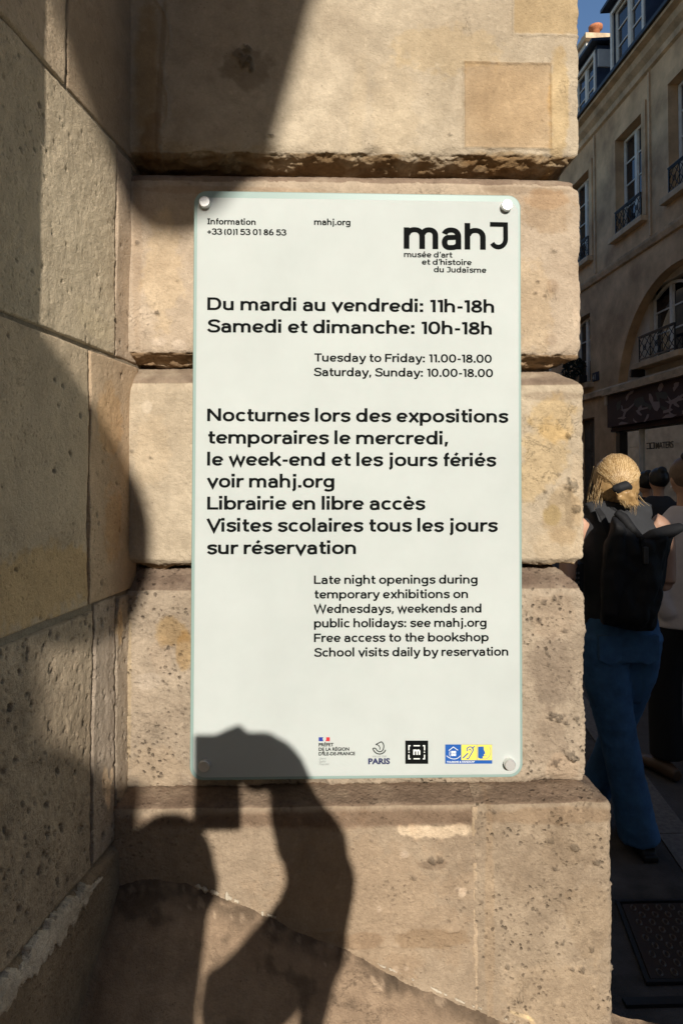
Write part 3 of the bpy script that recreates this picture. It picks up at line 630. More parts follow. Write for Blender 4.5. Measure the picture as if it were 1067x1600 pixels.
def glyph(ch, s):
    """(advance, [strokes]) ; s = stroke width"""
    h = s / 2; o = 1.5
    def bowl(w_, top=X_): return arc(w_/2, top/2, w_/2 - h, top/2 - h + o, 0, 360, 40)
    def dot(x, y, k=1.15): q = s * k / 2; return ('q', [(x-q, y-q), (x+q, y-q), (x+q, y+q), (x-q, y+q)])
    def arch(x0, x1, r=None, top=X_):
        rx = (x1 - x0) / 2; ry = min(rx * 1.05, 34)
        return arc(x1 - rx, top - h - ry + o, rx, ry, 165, 0, 14) + [(x1, 0)]
    if ch == ' ': return 40, []
    if ch == 'a':
        w_ = 84; x = w_ - h
        return w_ + 14, [arc(w_/2 - 1, X_ - 32 - h + 2, w_/2 - h + .5, 32, 158, 0, 14) + [(x, 0)], [(x, 57), (34, 55)] + arc(34, 33 - 1, 34 - h - 1, 23 + 1, 90, 270, 12)[1:] + arc(44, 33, x - 44, 25 - .5, 275, 345, 8)]
    if ch in 'bp':
        st = [(h, 0), (h, A_)] if ch == 'b' else [(h, D_), (h, X_)]
        return 110, [st, arc(52, 50, 48 - h, 50 - h + o, 0, 360, 40)]
    if ch in 'dq':
        st = [(96 - h, 0), (96 - h, A_)] if ch == 'd' else [(96 - h, D_), (96 - h, X_)]
        return 112, [st, arc(46, 50, 46 - h, 50 - h + o, 0, 360, 40)]
    if ch == 'c': return 92, [arc(47, 50, 47 - h, 50 - h + o, 42, 318, 34)]
    if ch in 'eéè':
        st = [arc(47, 50, 47 - h, 50 - h + o, 2, 322, 36), [(94 - h - 3, 48), (h + 2, 48)]]
        if ch == 'é': st.append([(42, 115), (62, 142)])
        if ch == 'è': st.append([(54, 115), (34, 142)])
        return 100, st
    if ch == 'f': return 60, [[(26, 0), (26, A_ - 26 - h)] + arc(26 + 24, A_ - 24 - h, 24, 24, 180, 92, 8), [(4, X_ - h), (56, X_ - h)]]
    if ch == 'g': return 108, [arc(46, 52, 46 - h, 48 - h + o, 0, 360, 40), [(94 - h, X_), (94 - h, 0)] + arc(94 - h - 36, -2, 36, 36 - h + 4, 0, -150, 14)]
    if ch == 'h': return 104, [[(h, 0), (h, A_)], arch(h + 2, 90 - h)]
    if ch == 'n': return 104, [[(h, 0), (h, X_)], arch(h + 2, 90 - h)]
    if ch == 'm': return 160, [[(h, 0), (h, X_)], arch(h + 2, 78), arch(78 + 2, 146 - h)]
    if ch == 'i': return s + 16, [[(h, 0), (h, X_)], dot(h, 130)]
    if ch == 'ï': return s + 26, [[(h + 5, 0), (h + 5, X_)], dot(h - 8, 128, .95), dot(h + 18, 128, .95)]
    if ch == 'j': return s + 26, [[(h + 10, X_), (h + 10, -6)] + arc(h + 10 - 22, -6, 22, 32 - h + 2, 0, -80, 8), dot(h + 10, 130)]
    if ch == 'k': return 98, [[(h, 0), (h, A_)], [(84, 101), (h + 4, 36)], [(36, 62), (88, -1)]]
    if ch == 'l': return s + 16, [[(h, 0), (h, A_)]]
    if ch == 'o': return 108, [arc(49, 50, 49 - h, 50 - h + o, 0, 360, 40)]
    if ch == 'r': return 66, [[(h, 0), (h, X_)], arc(h + 36, X_ - h - 34, 34, 35, 170, 90, 9) + [(62, X_ - h + 1)]]
    if ch == 's': return 90, [cat_([(77, 76), (64, 88.5), (41, 90.5), (18, 83), (17, 64), (42, 54), (66, 44), (70, 24), (50, 9.5), (28, 10), (7, 26)])]
    if ch == 't': return 68, [[(26, 130), (26, 26)] + arc(26 + 22, 26, 22, 26 - h + .5, 180, 270, 8) + [(60, h)], [(3, X_ - h), (60, X_ - h)]]
    if ch == 'u': return 104, [[(88 - h, 0), (88 - h, X_)], [(h, X_), (h, 36)] + arc((88 - s) / 2 + h, 36, (88 - s) / 2, 37 - h, 180, 345, 14)]
    if ch == 'v': return 98, [[(8, X_), (47, 6), (86, X_)]]
    if ch == 'w': return 142, [[(8, X_), (38, 7), (68, 95), (98, 7), (128, X_)]]
    if ch == 'x': return 96, [[(10, 101), (82, -1)], [(82, 101), (10, -1)]]
    if ch == 'y': return 98, [[(86, X_), (46, -12), (36, -28), (8, -28)], [(8, X_), (48, 4)]]
    if ch == 'z': return 88, [[(8, X_ - h), (72, X_ - h), (10, h), (78, h)]]
    if ch == 'D': return 130, [[(46, h), (h, h), (h, C_ - h), (46, C_ - h)] + arc(56, C_/2, 60 - h, C_/2 - h, 90, -90, 24) + [(46, h)]]
    if ch == 'S': return 114, [cat_([(100, 106), (84, 122), (56, 127), (26, 117), (20, 94), (40, 77), (64, 70), (88, 58), (96, 36), (82, 14), (52, 9), (26, 14), (8, 34)])]
    if ch == 'T': return 108, [[(2, C_ - h), (104, C_ - h)], [(53, 0), (53, C_ - h)]]
    if ch == 'F': return 100, [[(h, 0), (h, C_ - h), (94, C_ - h)], [(h, 66), (84, 66)]]
    if ch == 'N': return 130, [[(h, 0), (h, C_ - 4)], [(h, C_ - 8), (116 - h, 8)], [(116 - h, 4), (116 - h, C_)]]
    if ch == 'L': return 98, [[(h, C_), (h, h), (92, h)]]
    if ch == 'V': return 122, [[(8, C_), (60, 6), (112, C_)]]
    if ch == 'W': return 180, [[(8, C_), (46, 7), (86, C_ - 6), (126, 7), (164, C_)]]
    if ch == 'I': return 66, [[(29, 0), (29, C_)], [(2, C_ - h), (56, C_ - h)], [(2, h), (56, h)]]
    if ch == 'J': return 92, [[(12, C_ - h), (78 - h, C_ - h), (78 - h, 34)] + arc(78 - h - 31, 34, 31, 34 - h + 2, 0, -150, 14)]
    if ch == '0': return 112, [arc(50, C_/2, 50 - h, C_/2 - h + o, 0, 360, 40)]
    if ch == '1': return 62, [[(38, 0), (38, C_ - 2)], [(36, C_ - h), (6, C_ - h - 6), (6, C_ - h - 6.1)]]
    if ch == '3': return 102, [cat_([(8, 106), (26, 124), (50, 126), (76, 116), (78, 92), (62, 76), (42, 72)]), cat_([(42, 72), (66, 68), (84, 52), (84, 28), (66, 12), (44, 9), (22, 14), (6, 32)])]
    if ch == '5': return 102, [[(84, C_ - h), (22, C_ - h), (16, 68)], cat_([(14, 68), (36, 80), (60, 80), (82, 64), (84, 36), (66, 14), (42, 9), (22, 14), (6, 30)])]
    if ch == '6': return 104, [arc(48, 43, 48 - h, 43 - h + o, 0, 360, 34), cat_([(12, 46), (18, 82), (36, 112), (66, 134)])]
    if ch == '8': return 104, [arc(47, 100, 37 - h + 4, 35 - h, 0, 360, 30), arc(47, 37, 47 - h, 37 - h + o, 0, 360, 34)]
    if ch == '.': return s + 16, [dot(h + 3, h * 1.15)]
    if ch == ',': return s + 16, [('q', [(6, h * 2.3), (6 + s * 1.1, h * 2.3), (s * .8, -22), (2, -22)])]
    if ch == ':': return s + 20, [dot(h + 4, h * 1.15), dot(h + 4, 82)]
    if ch == '-': return 60, [[(6, 54), (50, 54)]]
    if ch == '+': return 96, [[(6, 56), (86, 56)], [(46, 16), (46, 96)]]
    if ch == '(': return 48, [arc(62, 60, 52, 100, 138, 222, 14, 2)]
    if ch == ')': return 50, [arc(-18, 60, 52, 100, 42, -42, 14, 2)]
    if ch == '’': return 36, [('q', [(10, C_ + 6), (10 + s, C_ + 6), (s * .8 + 2, 98), (6, 98)])]
    return 60, []
def ribbon(b, pts, wd, y, fx, closed=False):
    P = [np.array(p, float) for p in pts]; Q = [P[0]]
    for p in P[1:]:
        if np.linalg.norm(p - Q[-1]) > .4: Q.append(p)
    P = Q
    if len(P) < 2: return
    cl = np.linalg.norm(P[0] - P[-1]) < 1.0 and len(P) > 6
    if cl: P = P[:-1] if np.linalg.norm(P[0] - P[-1]) < .5 else P
    n = len(P); Lv = []; Rv = []
    for i in range(n):
        a = P[i] - P[i-1] if (i > 0 or cl) else P[1] - P[0]
        c = P[(i+1) % n] - P[i] if (i < n - 1 or cl) else P[-1] - P[-2]
        a = a / np.linalg.norm(a); c = c / np.linalg.norm(c)
        na, nc = np.array((-a[1], a[0])), np.array((-c[1], c[0])); m_ = na + nc; L_ = np.linalg.norm(m_)
        m_ = na if L_ < .2 else m_ / L_; k = 1 / max(.38, m_.dot(na))
        Lv.append(P[i] + m_ * wd / 2 * k); Rv.append(P[i] - m_ * wd / 2 * k)
    vl = [b.bm.verts.new(fx(p[0], p[1], y)) for p in Lv]; vr = [b.bm.verts.new(fx(p[0], p[1], y)) for p in Rv]
    for i in range(n if cl else n - 1):
        j = (i + 1) % n; b.bm.faces.new((vl[i], vr[i], vr[j], vl[j]))
def text_line(txt, x0, x1, base, cap, parent=None, s=22, m=None, yb=-.00055, kern=1.0):
    """one printed line; x0, x1, base, cap height in photo pixels"""
    u0, v0 = s2(x0, base); u1, _ = s2(x1, base); kz = cap / 1066.7 * (YS - CAM[1]) / C_
    adv = 0; items = []; lo, hi = 1e9, -1e9
    for ch in txt:
        a, st = glyph(ch, s)
        for t in st:
            pp = t[1] if t[0] == 'q' else t
            ex = 0 if t[0] == 'q' else s / 2 * .8
            lo = min(lo, adv + min(p[0] for p in pp) - ex); hi = max(hi, adv + max(p[0] for p in pp) + ex)
        items.append((adv, st)); adv += a * kern
    kx_ = (u1 - u0) / (hi - lo); b = MB(); n = 0
    for ad, st in items:
        for t in st:
            n = (n + 1) % 5; y = yb - n * .00004
            fx = lambda X, Y, yy, ad=ad: (u0 + (ad + X - lo) * kx_, yy, v0 + Y * kz)
            if t[0] == 'q': b.poly([fx(p[0], p[1], y) for p in t[1]])
            else: ribbon(b, t, s, y, fx)
    return b.build("text_line", m or M_INK, parent or sign, recalc=False)
LINES = [("Information", 323.6, 399.5, 350.8, 9.6, 26), ("+33 (0)1 53 01 86 53", 323.4, 447.4, 366.6, 9.6, 26), ("mahj.org", 490.9, 547.2, 351.7, 9.8, 26),
    ("musée d’art", 631, 707, 402.0, 8.9, 25), ("et d’histoire", 659, 736.4, 413.7, 8.9, 25), ("du Judaïsme", 677.6, 759.2, 425.6, 8.9, 25),
    ("Du mardi au vendredi: 11h-18h", 324.7, 771.0, 484.6, 20.0, 25), ("Samedi et dimanche: 10h-18h", 323.6, 767.4, 519.2, 20.0, 25),
    ("Tuesday to Friday: 11.00-18.00", 490, 767.5, 565.0, 13.0, 24.5), ("Saturday, Sunday: 10.00-18.00", 490, 769.4, 587.6, 13.0, 24.5),
    ("Nocturnes lors des expositions", 324.5, 794.2, 658.2, 20.2, 25), ("temporaires le mercredi,", 323.8, 700, 693.2, 20.2, 25), ("le week-end et les jours fériés", 324.4, 775.4, 727.5, 20.2, 25),
    ("voir mahj.org", 323.6, 521.9, 761.7, 20.2, 25), ("Librairie en libre accès", 324.5, 664.8, 796.3, 20.2, 25), ("Visites scolaires tous les jours", 323, 777.8, 830.8, 20.2, 25), ("sur réservation", 323.2, 555.6, 865.9, 20.2, 25),
    ("Late night openings during", 490.9, 745.4, 912.4, 13.2, 24.5), ("temporary exhibitions on", 490.4, 730.4, 935.2, 13.2, 24.5), ("Wednesdays, weekends and", 490.4, 751.4, 957.9, 13.2, 24.5),
    ("public holidays: see mahj.org", 490.9, 759.4, 980.4, 13.2, 24.5), ("Free access to the bookshop", 490.9, 762.7, 1003.2, 13.2, 24.5), ("School visits daily by reservation", 490.4, 793.2, 1026.0, 13.2, 24.5)]
for t, x0, x1, by, cp, s_ in LINES: text_line(t, x0, x1, by, cp, s=s_)
# the big name: heavier strokes
A_ = 124.
lg = text_line("mah", 631.4, 757.5, 388.9, 46.5, s=24); lg.name = "logo"; A_ = 146.
def lpoly(b, pts, lift=0.0): b.poly([(lambda q: (q[0], -.0006 - lift, q[1]))(s2(*p)) for p in pts]); return b
def lstroke(b, pts, wpx, lift=0.0):
    fx = lambda X, Y, yy: (lambda q: (q[0], yy, q[1]))(s2(X / 10, Y / 10))
    ribbon(b, [(p[0] * 10, p[1] * 10) for p in pts], wpx * 10, -.0006 - lift, fx)
b = MB(); lstroke(b, [(765, 350.7), (789.2, 351.2), (789.4, 374)] + [(789.4 - 11.3 + 11.3 * cos(a * pi / 12), 374 + 12.3 * sin(a * pi / 12)) for a in range(1, 11)], 7.4)
b.build("letter", M_INK, lg, recalc=False)
# small logos
def btext(parent, txt, x0, x1, base, m, cap=None, off=0.02, shear=0.0, lift=.0003, name="lettering", plane=None):
    c = D.curves.new(name, 'FONT'); c.body = txt; c.size = 1; c.offset = off; c.shear = shear; c.resolution_u = 3
    t = D.objects.new(name, c); COL.objects.link(t); bpy.context.view_layer.update()
    me = D.meshes.new_from_object(t.evaluated_get(bpy.context.evaluated_depsgraph_get())); D.objects.remove(t)
    co = np.zeros(len(me.vertices) * 3); me.vertices.foreach_get('co', co); co = co.reshape(-1, 3)
    lo, hi = co[:, 0].min(), co[:, 0].max(); u0, v0 = s2(x0, base); u1, _ = s2(x1, base); k = (u1 - u0) / (hi - lo)
    kz = k if cap is None else cap / 1066.7 * (YS - CAM[1]) / .68
    co = np.stack([u0 + (co[:, 0] - lo) * k, np.full(len(co), -.0006 - lift), v0 + co[:, 1] * kz], 1)
    me.vertices.foreach_set('co', co.reshape(-1).astype(np.float32)); me.update(); me.materials.append(m)
    return link(D.objects.new(name, me), parent)
def quad(b, x0, y0, x1, y1, lift=0.0): return lpoly(b, [(x0, y0), (x1, y0), (x1, y1), (x0, y1)], lift)
# prefecture
b = MB(); lpoly(b, [(498, 1151.7), (505.2, 1151.7), (503.8, 1154.2), (505.3, 1157.9), (498, 1157.9)])
pf = b.build("logo", M_FBLUE, sign, recalc=False)
b = MB(); lpoly(b, [(509.6, 1151.7), (515.3, 1151.7), (515.3, 1157.9), (508.2, 1157.9), (509.8, 1155.5)]); b.build("red_band", M_RED, pf, recalc=False)
for t, x1, by in (("PRÉFET", 521.2, 1165.8), ("DE LA RÉGION", 545.4, 1172.9), ("D'ÎLE-DE-FRANCE", 554.7, 1180.0)): btext(pf, t, 498, x1, by, M_INK, cap=4.8, off=.03)
for t, x1, by in (("Liberté", 509.6, 1186.4), ("Égalité", 509.0, 1191.0), ("Fraternité", 514, 1195.2)): btext(pf, t, 498.6, x1, by, M_INKG, cap=3.4, off=-.005, shear=.35)
# city
b = MB()
k = lambda x, y: (490 + x / 8.21, 1140 + y / 8.21)
lstroke(b, cat_([k(795, 190), k(830, 200), k(848, 230), k(846, 256)]), 1.3)
lstroke(b, cat_([k(795, 190), k(830, 172), k(868, 156), k(890, 178), k(898, 215), k(885, 262), k(850, 282), k(815, 268), k(790, 238), k(758, 238)]), 1.5, .00004)
lstroke(b, cat_([k(758, 238), k(775, 275), k(812, 305), k(860, 310), k(900, 290), k(922, 258)]), 1.6, .00008)
cp = b.build("logo", M_INK, sign, recalc=False)
btext(cp, "VILLE DE", 581.2, 603.6, 1182.9, M_INKG, cap=2.5, off=.0); btext(cp, "PARIS", 575.2, 609.0, 1193.4, M_NAVY, cap=8.2, off=.04)
# square m mark
b = MB(); quad(b, 632.9, 1156.9, 668.6, 1193.3); ms = b.build("logo", M_INK, sign, recalc=False)
k = lambda x, y: (620 + x / 6.67, 1145 + y / 6.67)
b = MB()
for x0, y0, x1, y1 in ((117, 127, 141, 138), (117, 138, 129, 181), (268, 127, 292, 138), (280, 138, 292, 181), (117, 264, 141, 275), (117, 226, 129, 264), (268, 264, 292, 275), (280, 226, 292, 264), (172, 127, 238, 138), (172, 263, 238, 274), (118, 195, 130, 206), (278, 195, 291, 206)):
    lpoly(b, [k(x0, y0), k(x1, y0), k(x1, y1), k(x0, y1)], .0002)
b.build("bracket_mark", M_WHITE, ms, recalc=False)
text_line("m", *[k(170, 0)[0], k(240, 0)[0]], k(0, 227)[1], 11.0, ms, s=32, m=M_WHITE, yb=-.0010).name = "letter"
# accessibility mark
b = MB(); quad(b, 695.2, 1163, 768.4, 1193); hc = b.build("logo", M_BLUE, sign, recalc=False)
b = MB(); quad(b, 720.2, 1163.2, 744.2, 1187.4, .0002); quad(b, 744.8, 1163.2, 768.2, 1187.4, .0002); b.build("yellow_field", M_YEL, hc, recalc=False)
b = MB(); lstroke(b, [k(538, 184), k(586, 145), k(634, 180)], 1.0, .0003); lstroke(b, cat_([k(550, 190), k(545, 220), k(552, 246)]), .7, .00034)
for x, y in ((563, 187), (590, 187), (563, 215), (590, 215)): lpoly(b, [k(x, y), k(x + 23, y), k(x + 23, y + 24), k(x, y + 24)], .0003)
lstroke(b, cat_([k(515, 236), k(545, 258), k(590, 270), k(630, 262), k(660, 236)]), .9, .00038)
b.build("house_mark", M_WHITE, hc, recalc=False)
b = MB(); lstroke(b, cat_([k(728, 190), k(730, 160), k(752, 145), k(780, 150), k(792, 175), k(778, 205), k(758, 240), k(740, 268), k(722, 262)]), 1.5, .0003)
lstroke(b, [k(806, 137), k(780, 165)], 1.6, .00034); lstroke(b, [k(684, 262), k(738, 210)], 1.9, .00034); lstroke(b, cat_([k(745, 180), k(760, 168), k(770, 184)]), 1.2, .00038)
b.build("ear_mark", M_BLUE, hc, recalc=False)
b = MB(); lpoly(b, [k(*q) for q in ((842, 142), (900, 140), (903, 175), (914, 200), (917, 214), (902, 222), (906, 240), (890, 246), (892, 266), (866, 268), (842, 256))], .0003)
lstroke(b, cat_([k(960, 138), k(974, 180), k(968, 225), k(945, 258), k(915, 270), k(892, 266)]), .6, .0003); lstroke(b, [k(908, 236), k(936, 238)], .6, .00034); lstroke(b, [k(928, 178), k(944, 176)], .6, .0003)
b.build("face_mark", M_BLUE, hc, recalc=False)
btext(hc, "TOURISME & HANDICAP", 697.5, 741, 1191.6, M_WHITE, cap=2.6, off=.02)

# ================================================================== MUSEUM MASS ABOVE AND BEHIND
M_WALLP = mat("plain_limestone", (.60, .49, .35), .9, noise=(2.5, .3), bump=.004, bscale=60)
mus = empty("museum_building", (0, 0, 0), label="pale stone museum building rising above and behind the sunlit pier", cat="building")
MB().box((-6, .06, 2.725), (X0(907) - .004, 26.0, 8.6)).build("upper_wall", M_WALLP, mus)
MB().box((-6, .43, 0), (X0(905) - .02, 26.0, 2.722)).build("ground_floor_wall", M_WALLP, mus)
MB().box((-6, -.02, 2.76), (X0(907) + .05, .058, 3.0)).build("string_course", M_WALLP, mus)
MB().box((-7, -14, 0), (-.62, -.95, 16)).build("entrance_wing_wall", M_WALLP, mus)

# ================================================================== THE HOUSE ACROSS THE STREET
TH = radians(1.8); FD = (-sin(TH), cos(TH)); FN = (-cos(TH), -sin(TH)); FX = 7.0
FO = (CAM[0] - FX * FN[0], CAM[1] - FX * FN[1], 0)
def fac(px, py, X=FX):
    r = ray(px, py); k = X / -(r[0] * FN[0] + r[1] * FN[1])
    return (k * (r[0] * FD[0] + r[1] * FD[1]), CAM[2] + k * r[2])
M_FAC = mat("facade_stone", (.66, .45, .25), .9, noise=(1.1, .55, (.38, .24, .13)), bump=.006, bscale=25)
M_FACL = mat("facade_plaster", (.66, .54, .40), .85, noise=(2, .25), bump=.003, bscale=40)
M_TRIM = mat("facade_trim", (.64, .46, .28), .85, noise=(3, .4), bump=.004, bscale=40)
M_FRAME = mat("window_paint", (.75, .70, .60), .6, noise=(8, .15))
M_PANE = mat("window_glass", (.012, .014, .018), .04, spec=.8)
M_IRON = mat("iron", (.010, .010, .011), .5)
M_ZINC = mat("zinc_roof", (.075, .10, .15), .42, metal=.35, noise=(4, .3))
M_DARKR = mat("room_dark", (.02, .018, .016), .9)
M_POT = mat("terracotta", (.55, .20, .085), .8, noise=(20, .3))
M_RENDER = mat("white_render", (.74, .70, .62), .85, noise=(4, .15))
house = empty("town_house", (FO[0], FO[1], 0), atan2(FD[1], FD[0]), label="old stone town house across the street with tall windows and dormers", cat="house")
# in the house's own frame: x = along the street, y = towards the street (front wall at y 0), z up
WIN2 = [(18.55, 19.7), (16.0, 17.15), (13.45, 14.6), (11.27, 12.42), (9.1, 10.25), (6.9, 8.05)]
H20, H21 = 6.88, 9.03
OPEN = [(a, b_, H20, H21) for a, b_ in WIN2] + [(16.05, 17.1, 3.85, 5.55), (18.6, 19.65, 3.85, 5.55)]
ARCX, ARCZ, ARCR = 12.22, 3.13, 2.45
SX0, SX1, SH1 = 9.8, 14.66, 3.35
SS, SE, ST = 5.0, 21.0, 10.2
def wall_with_holes(b, xs0, xs1, z0, z1, holes, dep, y=0.0):
    xs = sorted({xs0, xs1} | {v for h_ in holes for v in h_[:2] if xs0 < v < xs1}); zs = sorted({z0, z1} | {v for h_ in holes for v in h_[2:] if z0 < v < z1})
    for i in range(len(xs) - 1):
        for j in range(len(zs) - 1):
            cx, cz = (xs[i] + xs[i+1]) / 2, (zs[j] + zs[j+1]) / 2
            if any(h_[0] < cx < h_[1] and h_[2] < cz < h_[3] for h_ in holes): continue
            b.poly([(xs[i], y, zs[j]), (xs[i+1], y, zs[j]), (xs[i+1], y, zs[j+1]), (xs[i], y, zs[j+1])])
    for h_ in holes:
        a, c, d, e = h_
        if a < xs0 - .01 or c > xs1 + .01: continue
        for p, q in (((a, d), (c, d)), ((c, d), (c, e)), ((c, e), (a, e)), ((a, e), (a, d))):
            b.poly([(p[0], y, p[1]), (q[0], y, q[1]), (q[0], y - dep, q[1]), (p[0], y - dep, p[1])])
b = MB()
AX0, AX1, AZ0, AZ1 = ARCX - ARCR, ARCX + ARCR, 3.42, 5.75
wall_with_holes(b, SS, SE, 5.75, ST, [h_ for h_ in OPEN if h_[2] > 5.75], .28)
wall_with_holes(b, AX1, SE, 0, 5.75, [h_ for h_ in OPEN if h_[2] < 5.75] + [(15.85, 16.9, 0, 3.0)], .28)
wall_with_holes(b, SS, AX0, 0, 5.75, [], .28)
zarc = lambda x: ARCZ + sqrt(max(0, ARCR ** 2 - (x - ARCX) ** 2))
N_ = 40
for i in range(N_):
    xa = ARCX - ARCR * cos(pi * i / N_); xb = ARCX - ARCR * cos(pi * (i + 1) / N_)
    za, zb_ = max(AZ0, zarc(xa)), max(AZ0, zarc(xb))
    b.poly([(xa, 0, za), (xb, 0, zb_), (xb, 0, AZ1), (xa, 0, AZ1)]); b.poly([(xa, 0, za), (xb, 0, zb_), (xb, -.2, zb_), (xa, -.2, za)])
b.build("wall", M_FAC, house, recalc=False)
# plaster infill of the arch with its window opening
b = MB(); wall_with_holes(b, AX0 - .05, AX1 + .05, 3.42, 5.75, [(10.83, 12.23, 3.92, 5.42), (12.45, 13.62, 3.92, 5.42)][1:] if False else [(12.22, 13.63, 3.90, 5.42)], .16, y=-.2)
b.build("arch_infill", M_FACL, house, recalc=False)
# body behind, so no light leaks
MB().box((SS, -6, 0), (SE, -.62, 10.1)).build("house_body", M_DARKR, house)
MB().box((SS, -.6, 9.6), (SE, -.3, 10.15)).build("wall_head", M_FAC, house)
# mouldings
b = MB(); b.prism([(SS, .0, 9.72), (SS, .06, 9.75), (SS, .08, 9.86), (SS, .18, 9.95), (SS, .22, 10.06), (SS, .34, 10.10), (SS, .34, 10.16), (SS, -.2, 10.18), (SS, -.2, 9.72)], (SE - SS, 0, 0)); b.build("cornice", M_TRIM, house)
b = MB(); b.prism([(SS, .0, 6.16), (SS, .05, 6.18), (SS, .09, 6.27), (SS, .10, 6.32), (SS, .0, 6.36), (SS, -.1, 6.36), (SS, -.1, 6.16)], (SE - SS, 0, 0)); b.build("string_course", M_TRIM, house)
b = MB(); b.prism([(SS, .0, 3.42), (SS, .09, 3.45), (SS, .09, 3.56), (SS, .0, 3.62), (SS, -.1, 3.62), (SS, -.1, 3.42)], (SE - SS, 0, 0)); b.build("string_course", M_TRIM, house)
b = MB(); b.box((SS, .20, 10.165), (SE, .40, 10.24)); b.build("gutter", M_IRON, house)
# quoin strips and downpipes
for x in (15.66, 13.12): b = MB(); b.box((x, .004, 6.4), (x + .05, .035, 9.7)); b.build("pilaster_strip", M_TRIM, house)
def window(x0, x1, z0, z1, rows=4, arch=0.0, y=-.16, parent=None, t=.055, par=None, slope=0):
    """french window: frame and meeting stile in one mesh, each pane a sub-part"""
    par = par or house; b = MB(); mid = (x0 + x1) / 2; f = .05; zt = lambda x: z1 - arch * ((x - mid) / ((x1 - x0) / 2)) ** 2
    b.box((x0, y - f, z0), (x0 + t, y, zt(x0))); b.box((x1 - t, y - f, z0), (x1, y, zt(x1)))
    b.box((mid - t * .9, y - f - .002, z0), (mid + t * .9, y + .012, z1 - .01)); b.box((x0 + t, y - f, z0), (x1 - t, y - .002, z0 + .10))
    n = 8
    for i in range(n):
        xa, xb = x0 + (x1 - x0) * i / n, x0 + (x1 - x0) * (i + 1) / n
        b.prism([(xa, y + .003, zt(xa)), (xb, y + .003, zt(xb)), (xb, y + .003, zt(xb) - t * 1.1), (xa, y + .003, zt(xa) - t * 1.1)], (0, -f, 0))
    panes = []
    zb, ze = z0 + .10, z1 - t
    for (xa, xb) in ((x0 + t, mid - t * .9), (mid + t * .9, x1 - t)):
        b.box((xa, y - f, zb), (xa + .03, y - .006, ze - arch * .7)); b.box((xb - .03, y - f, zb), (xb, y - .006, ze - arch * .7))
        for r_ in range(rows):
            za = zb + (ze - zb) * r_ / rows; zc = zb + (ze - zb) * (r_ + 1) / rows
            if r_: b.box((xa + .03, y - f, za - .014), (xb - .03, y - .008, za + .014))
            panes.append((xa + .031, xb - .031, za + (.015 if r_ else 0), zc - .015))
    w_ = b.build("window", M_FRAME, par)
    for a, c, d, e in panes:
        if arch and e > z1 - t - arch: e = min(e, min(zt(a), zt(c)) - t * .9)
        tl = random.uniform(-.012, .012); MB().poly([(a, y - .03 + tl, d), (c, y - .03 - tl, d), (c, y - .03 - tl, e), (a, y - .03 + tl, e)]).build("pane", M_PANE, w_, recalc=False)
    return w_
def railing(x0, x1, z0, z1, y0=.0, par=None):
    b = MB(); r_ = .012
    for z in (z0, z1): b.box((x0, y0 - .014, z - .014), (x1, y0 + .014, z + .014))
    b.box((x0, y0 - .03, z1 + .014), (x1, y0 + .03, z1 + .032))
    for x in (x0 + .01, x1 - .01): b.box((x - .012, y0 - .012, z0 - .06), (x + .012, y0 + .012, z1))
    n = 3; w_ = (x1 - x0) / n
    for i in range(n):
        a, c = x0 + i * w_, x0 + (i + 1) * w_; m_ = (a + c) / 2; zm = (z0 + z1) / 2
        b.bar((a, y0, z0), (c, y0, z1), .008, 5); b.bar((a, y0, z1), (c, y0, z0), .008, 5); b.bar((a, y0, zm), (m_, y0, z1), .007, 5); b.bar((m_, y0, z1), (c, y0, zm), .007, 5); b.bar((a, y0, zm), (m_, y0, z0), .007, 5); b.bar((m_, y0, z0), (c, y0, zm), .007, 5)
        for k_ in range(12):
            t = 2 * pi * k_ / 12; t2 = 2 * pi * (k_ + 1) / 12; b.bar((m_ + .05 * cos(t), y0, zm + .05 * sin(t)), (m_ + .05 * cos(t2), y0, zm + .05 * sin(t2)), .008, 4)
    for i in range(1, n): x = x0 + i * w_; b.bar((x, y0, z0), (x, y0, z1), .009, 5)
    return b.build("railing", M_IRON, par or house)
for a, c in WIN2:
    window(a + .02, c - .02, H20 + .02, H21 - .02, rows=4)
    MB().box((a - .16, -.10, H20 - .12), (c + .16, .14, H20 - .002), .01).build("sill", M_TRIM, house)
    railing(a + .01, c - .01, H20 + .06, H20 + .50, .04)
    b = MB()
    for xa, xb in ((a - .17, a - .002), (c + .002, c + .17)): b.box((xa, -.05, H20), (xb, .03, H21 + .002))
    b.box((a - .17, -.05, H21 + .004), (c + .17, .032, H21 + .2)); b.build("surround", M_FAC, house)
for a, c in ((16.05, 17.1), (18.6, 19.65)):
    window(a + .02, c - .02, 3.87, 5.53, rows=3, arch=.10); MB().box((a - .2, -.05, 3.72), (c + .16, .16, 3.848), .01).build("sill", M_TRIM, house)
wa = window(12.24, 13.61, 3.93, 5.42, rows=3, arch=.22, y=-.28)
b = MB(); b.box((12.22, -.36, 5.20), (12.0, -.2, 5.43)); 
MB().box((12.05, -.2, 3.80), (13.84, .10, 3.915), .01).build("sill", M_TRIM, house); b.bm.free()
railing(12.25, 13.60, 3.97, 4.42, .04)
# curtain edge glimpsed behind the arched window, lamp bracket beside its sill
MB().box((13.70, -.14, 3.64), (13.80, .16, 3.80), .02).build("lamp_bracket", M_IRON, house)
